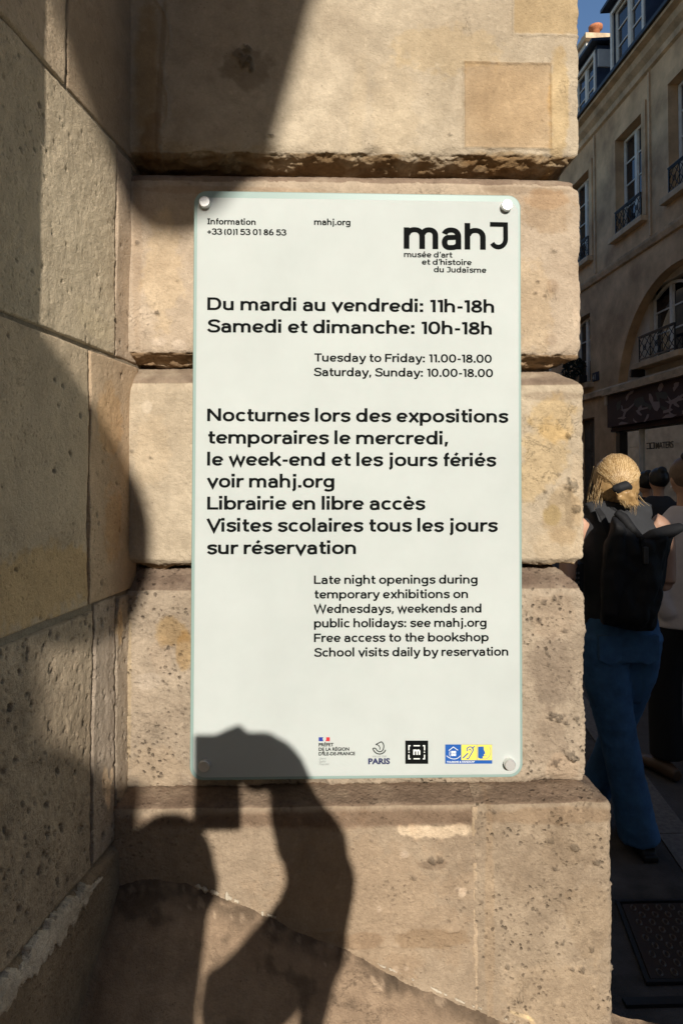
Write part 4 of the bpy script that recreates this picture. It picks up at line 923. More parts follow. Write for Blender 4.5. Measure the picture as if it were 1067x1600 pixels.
# boxes of dark plants on the left first floor sill
def leaves(name, c, r, n, m, parent=None, sz=.05, seed=3):
    rs = np.random.RandomState(seed); b = MB()
    for i in range(n):
        p = rs.normal(size=3); p = p / np.linalg.norm(p) * rs.uniform(.4, 1) ** .5 * np.array(r) + np.array(c)
        a = rs.normal(size=3); a /= np.linalg.norm(a); d = np.cross(a, rs.normal(size=3)); d /= np.linalg.norm(d); s_ = sz * rs.uniform(.6, 1.3)
        b.poly([tuple(p - a * s_), tuple(p + d * s_ * .45), tuple(p + a * s_), tuple(p - d * s_ * .45)])
    return b.build(name, m, parent, recalc=False)
M_LEAF = mat("dark_leaves", (.012, .022, .012), .8, noise=(9, .5))
def hw(x, y, z): return (FO[0] + FD[0] * x + FN[0] * y, FO[1] + FD[1] * x + FN[1] * y, z)
wb = empty("window_box", hw(16.5, .1, 3.85), atan2(FD[1], FD[0]), label="dark leafy plants in a box on the first floor sill beside the pier edge", cat="plant box")
MB().box((-.45, -.02, 0), (.55, .18, .18), .01).build("trough", M_IRON, wb); leaves("foliage", (.05, .12, .38), (.55, .22, .30), 700, M_LEAF, wb)
# street number plate and lamp above the passage
MB().box((15.56, .002, 3.84), (15.90, .02, 4.05)).build("number_plate", mat("enamel_blue", (.02, .03, .06), .4), house)
def ftext(txt, x, z, sz, m, parent, y=.026, off=.01, name="lettering"):
    c = D.curves.new(name, 'FONT'); c.body = txt; c.size = sz; c.offset = off * sz
    t = D.objects.new(name, c); COL.objects.link(t); bpy.context.view_layer.update()
    me = D.meshes.new_from_object(t.evaluated_get(bpy.context.evaluated_depsgraph_get())); D.objects.remove(t)
    co = np.zeros(len(me.vertices) * 3); me.vertices.foreach_get('co', co); co = co.reshape(-1, 3)
    co = np.stack([x - co[:, 0], np.full(len(co), y), z + co[:, 1]], 1)       # seen from the street, left to right runs towards -x
    me.vertices.foreach_set('co', co.reshape(-1).astype(np.float32)); me.update(); me.materials.append(m)
    return link(D.objects.new(name, me), parent)
ftext("41", 15.88, 3.87, .20, M_FRAME, house)
MB().box((14.72, .02, 3.16), (14.84, .22, 3.40), .02).build("wall_lamp", M_FACL, house)
MB().bar((14.70, .12, 2.62), (14.70, .12, 3.2), .012, 6).build("cable_conduit", M_FACL, house)
# panelled door, far left
b = MB(); b.box((15.86, -.26, .02), (16.89, -.20, 2.99))
for x in (15.92, 16.42):
    for z0, z1 in ((.2, .9), (1.0, 2.1), (2.2, 2.9)):
        b.box((x, -.199, z0), (x + .40, -.185, z1), .006); b.box((x + .05, -.184, z0 + .05), (x + .35, -.170, z1 - .05), .006)
b.build("door", mat("door_paint", (.13, .105, .08), .6, noise=(5, .25)), house)
# ---- the shop
M_MAR = mat("fascia_maroon", (.050, .020, .018), .75, noise=(5, .3))
M_PALE = mat("fascia_pale_shapes", (.34, .25, .22), .8)
M_GRN = mat("fascia_green_shapes", (.085, .078, .060), .8)
M_SHOPW = mat("shop_interior", (.50, .42, .20), .8, noise=(1.2, .25))
M_SHOPC = mat("shop_pilaster", (.62, .56, .38), .7)
M_BOARD = mat("shop_board", (.46, .38, .31), .7)
M_CLEAR = D.materials.new("shop_glass"); M_CLEAR.use_nodes = True
_n = M_CLEAR.node_tree.nodes; _l = M_CLEAR.node_tree.links; _n.clear()
_o = _n.new('ShaderNodeOutputMaterial'); _mx = _n.new('ShaderNodeMixShader'); _t = _n.new('ShaderNodeBsdfTransparent'); _g = _n.new('ShaderNodeBsdfGlossy'); _f = _n.new('ShaderNodeFresnel')
_t.inputs[0].default_value = (.82, .85, .82, 1); _g.inputs['Roughness'].default_value = .03; _f.inputs[0].default_value = 1.5
_l.new(_f.outputs[0], _mx.inputs[0]); _l.new(_t.outputs[0], _mx.inputs[1]); _l.new(_g.outputs[0], _mx.inputs[2]); _l.new(_mx.outputs[0], _o.inputs[0])
shop = empty("shop_front", hw(0, 0, 0), atan2(FD[1], FD[0]), label="shop front with maroon patterned fascia over a glazed window", cat="shop front")
MB().box((SX0, .002, 2.66), (14.74, .20, 3.36), .008).build("fascia", M_MAR, shop)
MB().box((SX0, .002, 3.362), (14.80, .30, 3.415)).build("fascia_cap", M_TRIM, shop)
MB().box((SX0, .002, 2.56), (14.74, .12, 2.657)).build("fascia_soffit_board", M_MAR, shop)
kz = lambda x, y: fac(957 + x / 9.7, 580 + y / 9.7, FX - .205)
birds = [[(270, 300), (320, 285), (300, 330), (240, 370), (225, 420), (200, 455), (190, 400), (215, 350)], [(100, 575), (130, 590), (125, 510), (145, 530), (150, 580), (230, 560), (320, 480), (310, 520), (200, 620), (175, 690), (200, 700), (160, 730), (70, 720), (80, 705), (145, 690), (165, 620)],
    [(90, 790), (130, 765), (235, 785), (200, 800), (90, 815)], [(345, 600), (380, 580), (380, 560), (430, 510), (440, 555), (530, 545), (520, 565), (420, 590), (400, 610), (440, 660), (425, 675), (380, 650)], [(310, 710), (330, 745), (370, 772), (345, 783), (305, 750)],
    [(520, 650), (545, 650), (540, 700), (490, 765), (465, 770), (490, 720)], [(545, 340), (570, 340), (605, 400), (610, 460), (700, 460), (710, 540), (670, 610), (630, 590), (610, 560), (580, 490), (545, 430)], [(700, 200), (740, 170), (765, 220), (730, 300), (700, 310), (675, 270)],
    [(920, 190), (950, 170), (1000, 165), (990, 220), (920, 310), (905, 250), (925, 230)], [(785, 450), (850, 450), (820, 370), (880, 440), (960, 400), (1060, 340), (1067, 370), (960, 470), (890, 500), (870, 560), (910, 580), (850, 620), (760, 640), (760, 600), (845, 570), (860, 500)],
    [(740, 715), (800, 660), (860, 650), (970, 660), (900, 700)], [(1045, 600), (1067, 590), (1067, 640), (1050, 630)]]
for shp in birds: MB().prism([(kz(*p)[0], .2025, kz(*p)[1]) for p in shp], (0, .003, 0)).build("pale_patch", M_PALE, shop)
for dx, sc_ in ((-2.75, 1), (-1.35, 1)):
    for shp in birds[:9] if dx < -2 else birds[3:8]: MB().prism([(kz(*p)[0] + dx, .2025 + (.0005 if dx < -2 else .001), kz(*p)[1] + .03) for p in shp], (0, .003, 0)).build("pale_patch", M_PALE, shop)
for shp in ([(330, 420), (450, 380), (480, 470), (600, 520), (560, 590), (470, 520), (380, 560), (300, 500)], [(640, 320), (800, 310), (840, 380), (790, 430), (700, 400), (720, 520), (830, 560), (760, 600), (720, 560), (650, 380)], [(60, 470), (120, 440), (110, 560), (60, 600), (45, 520)]):
    MB().prism([(kz(*p)[0], .2012, kz(*p)[1]) for p in shp], (0, .0012, 0)).build("green_patch", M_GRN, shop)
b = MB(); b.box((SX0, -1.6, .0), (14.6, -1.55, 2.6)); b.build("back_wall", M_SHOPW, shop)
b = MB()
for x in (13.4, 12.9, 12.1, 11.2, 10.4): b.box((x, -1.545, 0), (x + .16, -1.45, 2.6))
b.build("wall_pilaster", M_SHOPC, shop)
MB().box((SX0, -1.6, 2.56), (14.6, -.02, 2.6)).build("ceiling", M_SHOPC, shop)
b = MB(); b.box((14.45, -.1, .02), (14.62, .06, 2.558)); b.build("post", M_IRON, shop)
b = MB()
for x in (13.62, 11.9, 10.8): b.box((x, -.07, .45), (x + .05, .02, 2.558))
b.box((SX0, -.07, .40), (14.45, .02, .45)); b.build("glazing_bar", M_FRAME, shop)
MB().box((13.72, -.12, 2.26), (14.40, -.08, 2.55)).build("board", M_BOARD, shop)
MB().box((SX0, -.07, .02), (14.45, .0, .40)).build("stall_riser", M_MAR, shop)
for x0, x1 in ((13.67, 14.45), (11.95, 13.62), (10.85, 11.9), (SX0, 10.8)): MB().poly([(x0, -.03, .45), (x1, -.03, .45), (x1, -.03, 2.556), (x0, -.03, 2.556)]).build("pane", M_CLEAR, shop, recalc=False)
ftext("MATERS", 13.12, 2.125, .18, mat("faded_vinyl", (.09, .075, .05), .6), shop, y=-.022, off=.01)
b = MB()
for x0, x1 in ((13.16, 13.30), (13.32, 13.46)):
    b.box((x0, -.026, 2.13), (x1, -.021, 2.15)); b.box((x0, -.026, 2.24), (x1, -.021, 2.26)); b.box((x0, -.026, 2.15), (x0 + .018, -.021, 2.24))
b.build("logo", M_IRON, shop)
# ---- mansard roof, dormers
b = MB(); b.prism([(SS, .0, 10.2), (SS, -1.15, 12.75), (SS, -4.5, 13.3), (SS, -5, 10.2)], (SE - SS, 0, 0)); b.build("roof", M_ZINC, house)
def dormer(x0, x1, z0=10.25, z1=12.05, lit=False):
    b = MB()
    b.box((x0, -1.2, z0), (x0 + .10, -.02, z1)); b.box((x1 - .10, -1.2, z0), (x1, -.02, z1)); b.box((x0, -1.2, z1), (x1, -.02, z1 + .12))
    d_ = b.build("dormer", M_ZINC, house)
    window(x0 + .13, x1 - .13, z0 + .03, z1 - .03, rows=4, y=-.07, par=d_, t=.07)
    b = MB(); b.prism([(x0 - .14, .16, z1 + .12), (x1 + .14, .16, z1 + .12), (x1 + .14, -1.7, z1 + .30), (x0 - .14, -1.7, z1 + .30)], (0, 0, .07)); b.build("dormer_roof", mat("dormer_lead", (.035, .045, .065), .5) if "dormer_lead" not in D.materials else D.materials["dormer_lead"], d_)
    b = MB(); b.box((x0 + .03, -.03, z0), (x0 + .115, .012, z1)); b.box((x1 - .115, -.03, z0), (x1 - .03, .012, z1)); b.box((x0 + .03, -.03, z1 - .06), (x1 - .03, .013, z1 + .02)); b.build("casing", M_FRAME, d_)
    return d_
for a, c, z1 in ((15.6, 17.0, 11.72), (13.30, 14.86, 12.05), (11.0, 12.36, 12.05), (8.4, 9.8, 12.05), (18.2, 19.6, 11.72)): dormer(a, c, z1=z1)
MB().box((15.56, -.62, 11.30), (15.598, -.04, 11.72)).build("flashing", M_RENDER, house)
b = MB(); b.bar((15.15, -.4, 11.2), (14.98, -.4, 13.3), .012, 5); b.build("aerial_wire", M_IRON, house)
# chimney
c0 = fac(934, 60, 8.4)
ch = empty("chimney_stack", hw(c0[0], -1.4, 0), atan2(FD[1], FD[0]), label="white rendered chimney stack with terracotta pots above the far dormer", cat="chimney")
b = MB(); b.box((0, -.5, 11.2), (2.6, .35, c0[1] - .10)); b.build("stack", M_RENDER, ch)
MB().box((-.16, -.58, c0[1] - .098), (2.7, .43, c0[1] + .06), .01).build("cap", M_TRIM, ch)
for i in range(4):
    x = .28 + i * .50
    b = MB(); b.lathe([(.13, c0[1] + .062), (.12, c0[1] + .42), (.19, c0[1] + .44), (.20, c0[1] + .52), (.12, c0[1] + .56)], (x, -.05), 14); b.build("chimney_pot", M_POT, ch, smooth=True)

fb = empty("street_end_block", (3.5, 31, 0), label="plain stone block added unseen at the street end to keep sky out of the shop glass", cat="building")
MB().box((-10, 0, 0), (16, 8, 9)).build("wall", M_FAC, fb)  # added block; hides bright sky from the shop window reflections
# ================================================================== IRON HATCH IN THE PAVEMENT
M_RUST = mat("rusty_plate", (.030, .024, .020), .6, metal=.3, noise=(9, .5, (.055, .025, .014)), bump=.001, bscale=120)
hatch = empty("pavement_hatch", (1.0, 1.01, 0), label="rusty iron tread plate hatch set in the dark pavement beside the pier", cat="hatch cover")
HY = .41; sl = .2
def hp(x, y, z): return (x + y * sl, y, z)
b = MB(); b.prism([hp(.02, .02, .004), hp(.80, .02, .004), hp(.80, HY - .02, .004), hp(.02, HY - .02, .004)], (0, 0, .006)); b.build("tread_plate", M_RUST, hatch)
b = MB()
for q in ([(0, 0), (.82, 0), (.82, .013), (0, .013)], [(0, HY - .013), (.82, HY - .013), (.82, HY), (0, HY)], [(0, .014), (.013, .014), (.013, HY - .014), (0, HY - .014)]):
    b.prism([hp(x, y, .003) for x, y in q], (0, 0, .011))
b.build("frame", M_IRON, hatch)
b = MB()
for j in range(9):
    for i in range(16):
        cx, cy = .055 + i * .047 + (j % 2) * .022, .045 + j * .040
        for k_ in range(10):
            t, t2 = 2 * pi * k_ / 10, 2 * pi * (k_ + 1) / 10
            b.bar(hp(cx + .009 * cos(t), cy + .015 * sin(t), .0105), hp(cx + .009 * cos(t2), cy + .015 * sin(t2), .0105), .0030, 4)
o = b.build("tread_pattern", mat("worn_iron", (.13, .10, .08), .45, metal=.6), hatch); o['kind'] = 'stuff'
MB().box((.90, .925, .001), (1.9, .955, .012)).build("drain_slot", M_IRON)
tag(D.objects["drain_slot"], "black drain slot across the pavement just below the rusty hatch", "drain")

# ================================================================== UNSEEN SHADOW CASTERS BEHIND THE PHOTOGRAPHER (shaped for the shade they throw)
def away(u, v, d):
    """the point d metres from the pier whose shadow falls on (u, v) of its front plane"""
    return (u + SA * d, -d, v + SB * d)
M_OPP = mat("opposite_stone", (.42, .33, .22), .9, noise=(1.2, .3))
ob = empty("corner_shade_mass", (0, 0, 0), label="tall unseen stone mass behind the photographer, shaped to shade the street", cat="building")
MB().prism([(2.22, -3, 0), (2.22 + SA * 13, -16, 0), (13, -16, 0), (13, -3, 0)], (0, 0, 17.9)).build("wall", M_OPP, ob)  # footprint slants along the sunlight: shades the street, leaves the pier lit
for i in range(5):
    for j in range(6):
        MB().box((3.2 + j * 1.6, -3.004, 1.2 + i * 3.2), (4.2 + j * 1.6, -2.97, 3.2 + i * 3.2)).build("window", M_PANE, ob)
rb_ = empty("rear_sky_block", (0, 0, 0), label="low unseen stone block added behind the photographer to hold back sky light", cat="building")
MB().box((-.6, -24, 0), (4.1, -20, 7.3)).build("wall", M_OPP, rb_)  # added block; stays under the sun's path and cuts low sky light
gw = empty("shade_wall", (0, 0, 0), label="coursed stone wall added unseen behind the photographer to shade the lower street", cat="wall")
for k_ in range(8): MB().box((1.06, -3.45, k_ * .40), (2.27, -3.05 + .004 * (k_ % 2), k_ * .40 + .396)).build("stone_course", M_OPP, gw)  # added low blocker; its top sets the shadow line on the walkers
gp = empty("shadow_pier", (0, -2.7, 0), label="unseen square stone pier with an egg shaped finial, added for its shadow", cat="gate pier")  # added pier; outline shaped to throw the rounded shadow on the left wall
hp_ = .118
MB().box((-hp_, -hp_, 0), (hp_, hp_, 2.10)).build("shaft", M_OPP, gp)
b = MB(); b.prism([(-hp_, -hp_, 2.102), (hp_, -hp_, 2.102), (hp_, hp_, 2.102), (-hp_, hp_, 2.102)], (0, 0, .02)); b.lathe([(.115, 2.12), (.085, 2.18), (.04, 2.225), (.035, 2.34)], (0, 0), 20); b.build("cap", M_OPP, gp)
b = MB(); b.ell((0, 0, 2.53), (.147, .147, .19), 24, 16); b.build("finial", M_OPP, gp, smooth=True)
gp.location = (away((98 - 502) / 970, 0, 2.7)[0], -2.7, 0)
ll = empty("street_lantern", (.395, -4.0, 0), label="black iron street lantern on a wall bracket behind the photographer", cat="street lantern")
b = MB(); b.lathe([(.02, 3.57), (.07, 3.585), (.15, 3.69), (.155, 3.70)], (0, 0), 20); b.build("lantern_base", M_IRON, ll)
b = MB(); b.lathe([(.153, 3.702), (.225, 3.97), (.26, 4.10)], (0, 0), 6); b.build("lantern_glass", mat("opal_glass", (.7, .7, .66), .3), ll)
b = MB(); b.lathe([(.29, 4.10), (.29, 4.13), (.16, 4.26), (.10, 4.30), (.10, 4.36), (.03, 4.42)], (0, 0), 12); b.build("lantern_roof", M_IRON, ll)
b = MB(); b.bar((-1.03, 0, 4.5), (0, 0, 4.5), .02, 8); b.bar((-1.03, 0, 4.1), (-.55, 0, 4.5), .015, 8); b.bar((0, 0, 4.4), (0, 0, 4.52), .015, 8); b.build("bracket", M_IRON, ll)

# ================================================================== PEOPLE
M_SKIN = mat("skin", (.52, .30, .20), .55, noise=(12, .12))
M_BLOND = mat("blond_hair", (.42, .27, .12), .45, noise=(30, .35, (.28, .165, .065)))
M_STRAND = mat("blond_strand", (.58, .40, .19), .4)
_n = M_STRAND.node_tree; _g = _n.nodes.new('ShaderNodeNewGeometry'); _r = _n.nodes.new('ShaderNodeValToRGB')
_r.color_ramp.elements[0].color = (.30, .17, .06, 1); _r.color_ramp.elements[1].color = (.80, .62, .36, 1); _e = _r.color_ramp.elements.new(.5); _e.color = (.55, .37, .17, 1)
_n.links.new(_g.outputs['Random Per Island'], _r.inputs[0]); _n.links.new(_r.outputs[0], _n.nodes['Principled BSDF'].inputs['Base Color'])
M_BROWNH = mat("dark_blond_hair", (.16, .10, .06), .5, noise=(30, .3))
M_BLACKH = mat("black_hair", (.012, .011, .010), .45)
M_TANK = mat("black_top", (.028, .029, .032), .9, noise=(30, .15), bump=.0008, bscale=300)
M_BAG = mat("black_nylon", (.011, .011, .012), .75, spec=.3, bump=.012, bscale=9)
M_JEAN = mat("blue_denim", (.045, .13, .27), .85, noise=(10, .35), bump=.0015, bscale=60)
M_SHIRT = mat("pale_linen", (.70, .63, .60), .85, noise=(8, .12), bump=.006, bscale=16)
M_TROUS = mat("black_trousers", (.008, .008, .009), .9)
M_SHOE = mat("brown_shoe", (.10, .06, .035), .5)
M_SHOEB = mat("black_shoe", (.012, .012, .012), .45)
M_COAT = mat("dark_coat", (.03, .03, .035), .9)
def eased(t, n=5):
    p = [np.array(q if len(q) == 5 else (*q, q[-1]), float) for q in t]; p = [p[0]] + p + [p[-1]]; out = []
    for i in range(1, len(p) - 2):
        for k in range(n):
            u = k / n; a, b_, c, d = p[i-1:i+3]
            q = .5 * ((2*b_) + (-a + c) * u + (2*a - 5*b_ + 4*c - d) * u*u + (-a + 3*b_ - 3*c + d) * u**3)
            q[3:] = b_[3:] * (1 - u) + c[3:] * u; out.append(tuple(q))
    out.append(tuple(p[-2])); return out
def tubes(lst, voxel, smooth=4, ells=()):
    b = MB()
    for t in lst: b.tube(eased(t) if len(t) > 2 else t, 18)
    for c, r in ells: b.ell(c, r, 18, 12)
    return remeshed(b, voxel, smooth)
def hand(wrist, dirv, side, curl=.5, s=1.0, up=(0, 0, 1)):
    """palm, four bent fingers of unequal length and a thumb from the side of the palm; returns tubes"""
    w_ = Vector(wrist); d = Vector(dirv).normalized(); n = d.cross(Vector(side)).normalized(); sd_ = n.cross(d).normalized()
    out = [[(*w_, .024 * s, .018 * s), (*(w_ + d * .03 * s), .034 * s, .017 * s), (*(w_ + d * .085 * s), .040 * s, .015 * s)]]
    for i, L_ in enumerate((.070, .080, .075, .058)):
        p = w_ + d * .078 * s + sd_ * (-.030 + .020 * i) * s; pts = [p - d * .02 * s, p]; a = 0
        for k_, fr in enumerate((.45, .30, .25)):
            a += curl * (.5, 1.0, .8)[k_]; p = p + (d * cos(a) + n * sin(a)) * L_ * fr * s; pts.append(p)
        out.append([(*q, (.0095 - .0008 * j) * s, (.0095 - .0008 * j) * s) for j, q in enumerate(pts)])
    p = w_ + d * .022 * s - sd_ * .024 * s
    q1 = p + (d * .55 - sd_ * .75 + n * .2).normalized() * .035 * s; q2 = q1 + (d * .85 - sd_ * .25 + n * .45).normalized() * .032 * s; q3 = q2 + (d * .9 + n * .5).normalized() * .022 * s
    out.append([(*p, .013 * s, .013 * s), (*q1, .0125 * s, .0125 * s), (*q2, .0105 * s, .0105 * s), (*q3, .008 * s, .008 * s)])
    return out
def strands(name, roots, m, parent, r=.0012):
    b = MB()
    for path in roots: b.tube([(*p, r * (1 - .93 * i / len(path)), r * (1 - .93 * i / len(path))) for i, p in enumerate(path)], 4, cap=False)
    return b.build(name, m, parent, smooth=True, recalc=False)

# ---- blonde woman with the roll-top backpack, seen from behind, walking away
FT = onY(985, 1322, 1.80); WX, WY = 1.275, 1.80
wo = empty("person", (WX, WY, 0), label="blonde person in black sleeveless top and jeans, carrying a black roll-top backpack", cat="person")
Hh = 1.665
def hx(px): return onY(px, 900, WY)[0] - WX           # local x of a photo column
def hz(py): return onY(960, py, WY)[2]
nk = hx(968)
body = [ [(nk, .02, 1.30, .055, .05), (nk, .015, 1.42, .052, .052), (nk - .003, .03, 1.50, .052, .058)],                  # neck
    [(0, .02, .88, .16, .11), (0, .02, .98, .155, .11), (0, .01, 1.08, .13, .09), (0, .01, 1.22, .15, .10), (0, .02, 1.34, .165, .10), (nk * .6, .02, 1.405, .10, .06)],
    [(-.15, .01, 1.375, .045, .045), (-.185, .0, 1.34, .045, .045), (-.215, -.01, 1.26, .040, .042), (-.245, -.05, 1.135, .034, .036)],  # left upper arm, elbow out
    [(-.245, -.05, 1.135, .036, .036), (-.20, .08, 1.10, .032, .032), (-.16, .19, 1.10, .022, .022)],
    [(.15, .01, 1.375, .045, .045), (.190, .0, 1.34, .045, .045), (.206, .0, 1.22, .038, .04), (.200, -.015, 1.115, .034, .036)], [(.200, -.015, 1.115, .035, .035), (.16, .12, 1.10, .028, .030), (.12, .22, 1.12, .022, .022)],
    [(.075, .02, .92, .085, .10), (.08, .05, .70, .075, .08), (.055, .13, .45, .052, .056), (.03, .17, .25, .042, .045), (-.02, .27, .07, .03, .033)],
    [(-.075, .02, .92, .085, .10), (-.045, .0, .70, .075, .08), (-.01, -.02, .46, .055, .058), (.03, -.03, .25, .042, .048), (.06, -.02, .07, .032, .035)] ]
body += hand((-.16, .19, 1.10), (.5, .8, -.05), (0, 0, 1), .7) + hand((.12, .22, 1.12), (-.4, .8, .1), (0, 0, 1), .6)
bm_ = tubes(body, .009, 3, ells=[((nk - .003, .035, Hh - .125), (.076, .094, .112)), ((nk - .003, .125, Hh - .135), (.012, .018, .02)), ((nk - .08, .03, Hh - .13), (.012, .018, .03)), ((nk + .074, .03, Hh - .13), (.012, .018, .03))])
mesh_obj("body", bm_, M_SKIN, wo)
top = tubes([[(0, .02, .90, .172, .125), (0, .02, 1.0, .166, .122), (0, .01, 1.08, .145, .108), (0, .01, 1.22, .165, .118), (0, .018, 1.33, .178, .116), (0, .018, 1.385, .160, .085), (nk * .5, .016, 1.43, .085, .062)],
    [(-.13, .01, 1.40, .052, .058), (0, .012, 1.425, .06, .066), (.13, .01, 1.40, .052, .058)]], .010, 4)
mesh_obj("sleeveless_top", top, M_TANK, wo)
jeans = tubes([[(0, .02, .80, .168, .125), (0, .02, .92, .172, .128), (0, .02, .99, .160, .118)],
    [(-.080, .015, .90, .098, .118), (-.062, .0, .72, .092, .098), (-.022, -.022, .48, .074, .078), (.012, -.03, .30, .072, .078), (.045, -.03, .13, .076, .092), (.062, -.03, .055, .080, .102)],
    [(.085, .02, .90, .098, .115), (.085, .05, .72, .088, .092), (.05, .13, .47, .066, .070), (.02, .19, .28, .064, .074), (-.02, .27, .09, .070, .090)]], .010, 4)
def crease(me, f, amp, seed, sq=(1, 1, 1)):
    co = np.zeros(len(me.vertices) * 3); me.vertices.foreach_get('co', co); co = co.reshape(-1, 3); q_ = co * np.array(sq)
    co += np.stack([1 - 2.2 * np.abs(fbm(q_, f, 3, seed)), 1 - 2.2 * np.abs(fbm(q_, f, 3, seed + 1)), 0 * co[:, 0]], 1) * amp * np.sign(co * np.array([1, 1, 0]) + 1e-9)
    me.vertices.foreach_set('co', co.reshape(-1).astype(np.float32)); me.update()
crease(jeans, 9, .0035, 401, (.6, .6, 1.6))
mesh_obj("jeans", jeans, M_JEAN, wo)
for sx in (-.085, .07):
    b = MB(); b.prism([(sx - .048, -.106, .915), (sx + .048, -.106, .915), (sx + .045, -.108, .815), (sx, -.108, .795), (sx - .045, -.108, .815)], (0, .03, 0)); b.build("back_pocket", M_JEAN, wo)
for (sx, sy, rot) in ((.065, -.01, 0), (-.02, .30, 0)):
    b = MB(); b.tube([(sx, sy - .10, .035, .030, .032), (sx, sy - .04, .045, .038, .045), (sx, sy + .06, .035, .044, .034), (sx, sy + .15, .022, .034, .02)], 14); b.box((sx - .032, sy - .125, 0), (sx + .032, sy - .06, .03), .006)
    mesh_obj("shoe", remeshed(b, .007, 2), M_SHOEB, wo)
# hair: shell, gathered tail, loose strands
hc_ = Vector((hx(966), .02, Hh - .105))
b = MB(); b.ell(hc_, (.092, .105, .108), 24, 16); b.ell(hc_ + Vector((-.022, -.02, -.035)), (.068, .07, .072)); b.ell(hc_ + Vector((.022, -.02, -.038)), (.066, .07, .068)); b.ell(hc_ + Vector((0, -.055, -.070)), (.036, .045, .036))
hm = remeshed(b, .007, 5)
# comb the shell: grooves that run down and gather at the tie
def bx(px, py, y): p = onY(px, py, WY + y); return (p[0] - WX, y, p[2])
tie = Vector(bx(968, 761, -.088))
co = np.zeros(len(hm.vertices) * 3); hm.vertices.foreach_get('co', co); co = co.reshape(-1, 3)
ang = np.arctan2(co[:, 0] - tie.x, co[:, 2] - tie.z); rad_ = co - np.array(hc_); rad_ /= np.linalg.norm(rad_, axis=1)[:, None]
A3 = np.stack([ang * 1.0, co[:, 2] * 2, ang * 0], 1); co += rad_ * (fbm(A3, 9, 3, 71) * .004 + fbm(A3, 30, 2, 72) * .002)[:, None]
hm.vertices.foreach_set('co', co.reshape(-1).astype(np.float32)); hm.update()
hair = mesh_obj("hair", hm, M_BLOND, wo)
rs = np.random.RandomState(5); paths = []
for i in range(1500):
    a = rs.uniform(-1.45, 1.45); e = rs.uniform(.2, 1.35)
    p0 = hc_ + Vector((sin(a) * .093 * sin(e), -.106 * cos(a) * sin(e) + .0, .109 * cos(e)))
    pts = []
    for k_ in range(9):
        t = k_ / 8; q = p0.lerp(tie + Vector((rs.normal() * .006, 0, rs.normal() * .006)), t); dq = q - hc_
        s_ = 1 / sqrt((dq.x / .093) ** 2 + (dq.y / .106) ** 2 + (dq.z / .109) ** 2 + 1e-6); sc_ = 1 + (s_ - 1) * (1 if t < .75 else (1 - t) / .25 * .9 + .1)
        pts.append(hc_ + dq * (sc_ * (1.012 + rs.uniform(0, .035))))
    paths.append(pts)
for i in range(70):                                   # loose ends hanging at the left
    x = rs.uniform(-.10, -.055); p = hc_ + Vector((x * .8, rs.uniform(-.05, .05), rs.uniform(.0, .06)))
    pts = [p]
    for k_ in range(6): p = p + Vector((-.006 - .003 * rs.rand() + (.004 if k_ > 3 else 0), rs.normal() * .002, -.028)); pts.append(p.copy())
    paths.append(pts)
for i in range(20):
    x = rs.uniform(.045, .075); p = hc_ + Vector((x, -.05, rs.uniform(-.03, .02))); pts = [p]
    for k_ in range(5): p = p + Vector((-.002 - .004 * rs.rand(), -.004, -.026)); pts.append(p.copy())
    paths.append(pts)
strands("loose_strands", paths, M_STRAND, hair, .0010)
b = MB(); tl = tie + Vector((0, -.02, -.015))
for i in range(9):
    a = i * .7; b.tube([(*(tie + Vector((.010 * cos(a), -.006, .008 * sin(a)))), .010, .010), (*(tl + Vector((.030 * cos(a) + .012, -.008 + .010 * sin(a), -.020 + .016 * sin(a * 1.7)))), .011, .010), (*(tl + Vector((.022 * cos(a + 1) + .030, -.002, -.038))), .009, .008), (*(tl + Vector((.03 * cos(a) + .045, .006, -.050 - .008 * (i % 3)))), .005, .005)], 8)
mesh_obj("ponytail", remeshed(b, .006, 1), M_BLOND, hair)
tp = []
for i in range(60):
    p = tl + Vector((rs.normal() * .022 + .012, -.012, rs.uniform(-.03, .0))); pts = [p]; dx = rs.normal() * .003 + .003
    for k_ in range(5): p = p + Vector((dx, .003, -.009)); dx += .0015; pts.append(p.copy())
    tp.append(pts)
strands("tail_strands", tp, M_STRAND, hair, .0013)
b = MB(); b.tube([(*(tie + Vector((-.034, -.012, -.008))), .014, .022), (*(tie + Vector((-.014, -.026, -.002))), .020, .024), (*(tie + Vector((.012, -.026, .008))), .020, .025), (*(tie + Vector((.034, -.012, -.004))), .013, .018)], 12, ref=(0, 0, 1)); b.ell(tie + Vector((-.010, -.022, -.018)), (.018, .014, .014))
mesh_obj("scrunchie", remeshed(b, .006, 1), mat("black_satin", (.010, .010, .012), .8), wo)
# the backpack rides on the back; it is worn, yet a thing of its own
bp = empty("backpack", (WX, WY, 0), label="black roll-top backpack with side buckle worn by the blonde person", cat="backpack")
def bx(px, py, y): p = onY(px, py, WY + y); return (p[0] - WX, y, p[2])
outl = [(945, 850), (940, 900), (937, 960), (940, 974), (980, 983), (1020, 984), (1028, 960), (1038, 900), (1048, 845), (1050, 832), (1003, 842), (985, 826), (962, 806), (957, 808), (954, 830)]
bm0 = bmesh.new()
ins_c = np.mean(np.array(outl), axis=0)
def ringp(sc_, y): return [bm0.verts.new(bx(ins_c[0] + (p[0] - ins_c[0]) * sc_, ins_c[1] + (p[1] - ins_c[1]) * sc_, y)) for p in outl]
rg = [ringp(.93, -.10), ringp(1.0, -.13), ringp(1.02, -.19), ringp(.97, -.235), ringp(.86, -.262), ringp(.5, -.275)]
for i in range(len(rg) - 1):
    n_ = len(outl)
    for k_ in range(n_): bm0.faces.new((rg[i][k_], rg[i][(k_+1) % n_], rg[i+1][(k_+1) % n_], rg[i+1][k_]))
bm0.faces.new(rg[0]); bm0.faces.new(rg[-1]); mb = MB(); mb.bm.free(); mb.bm = bm0
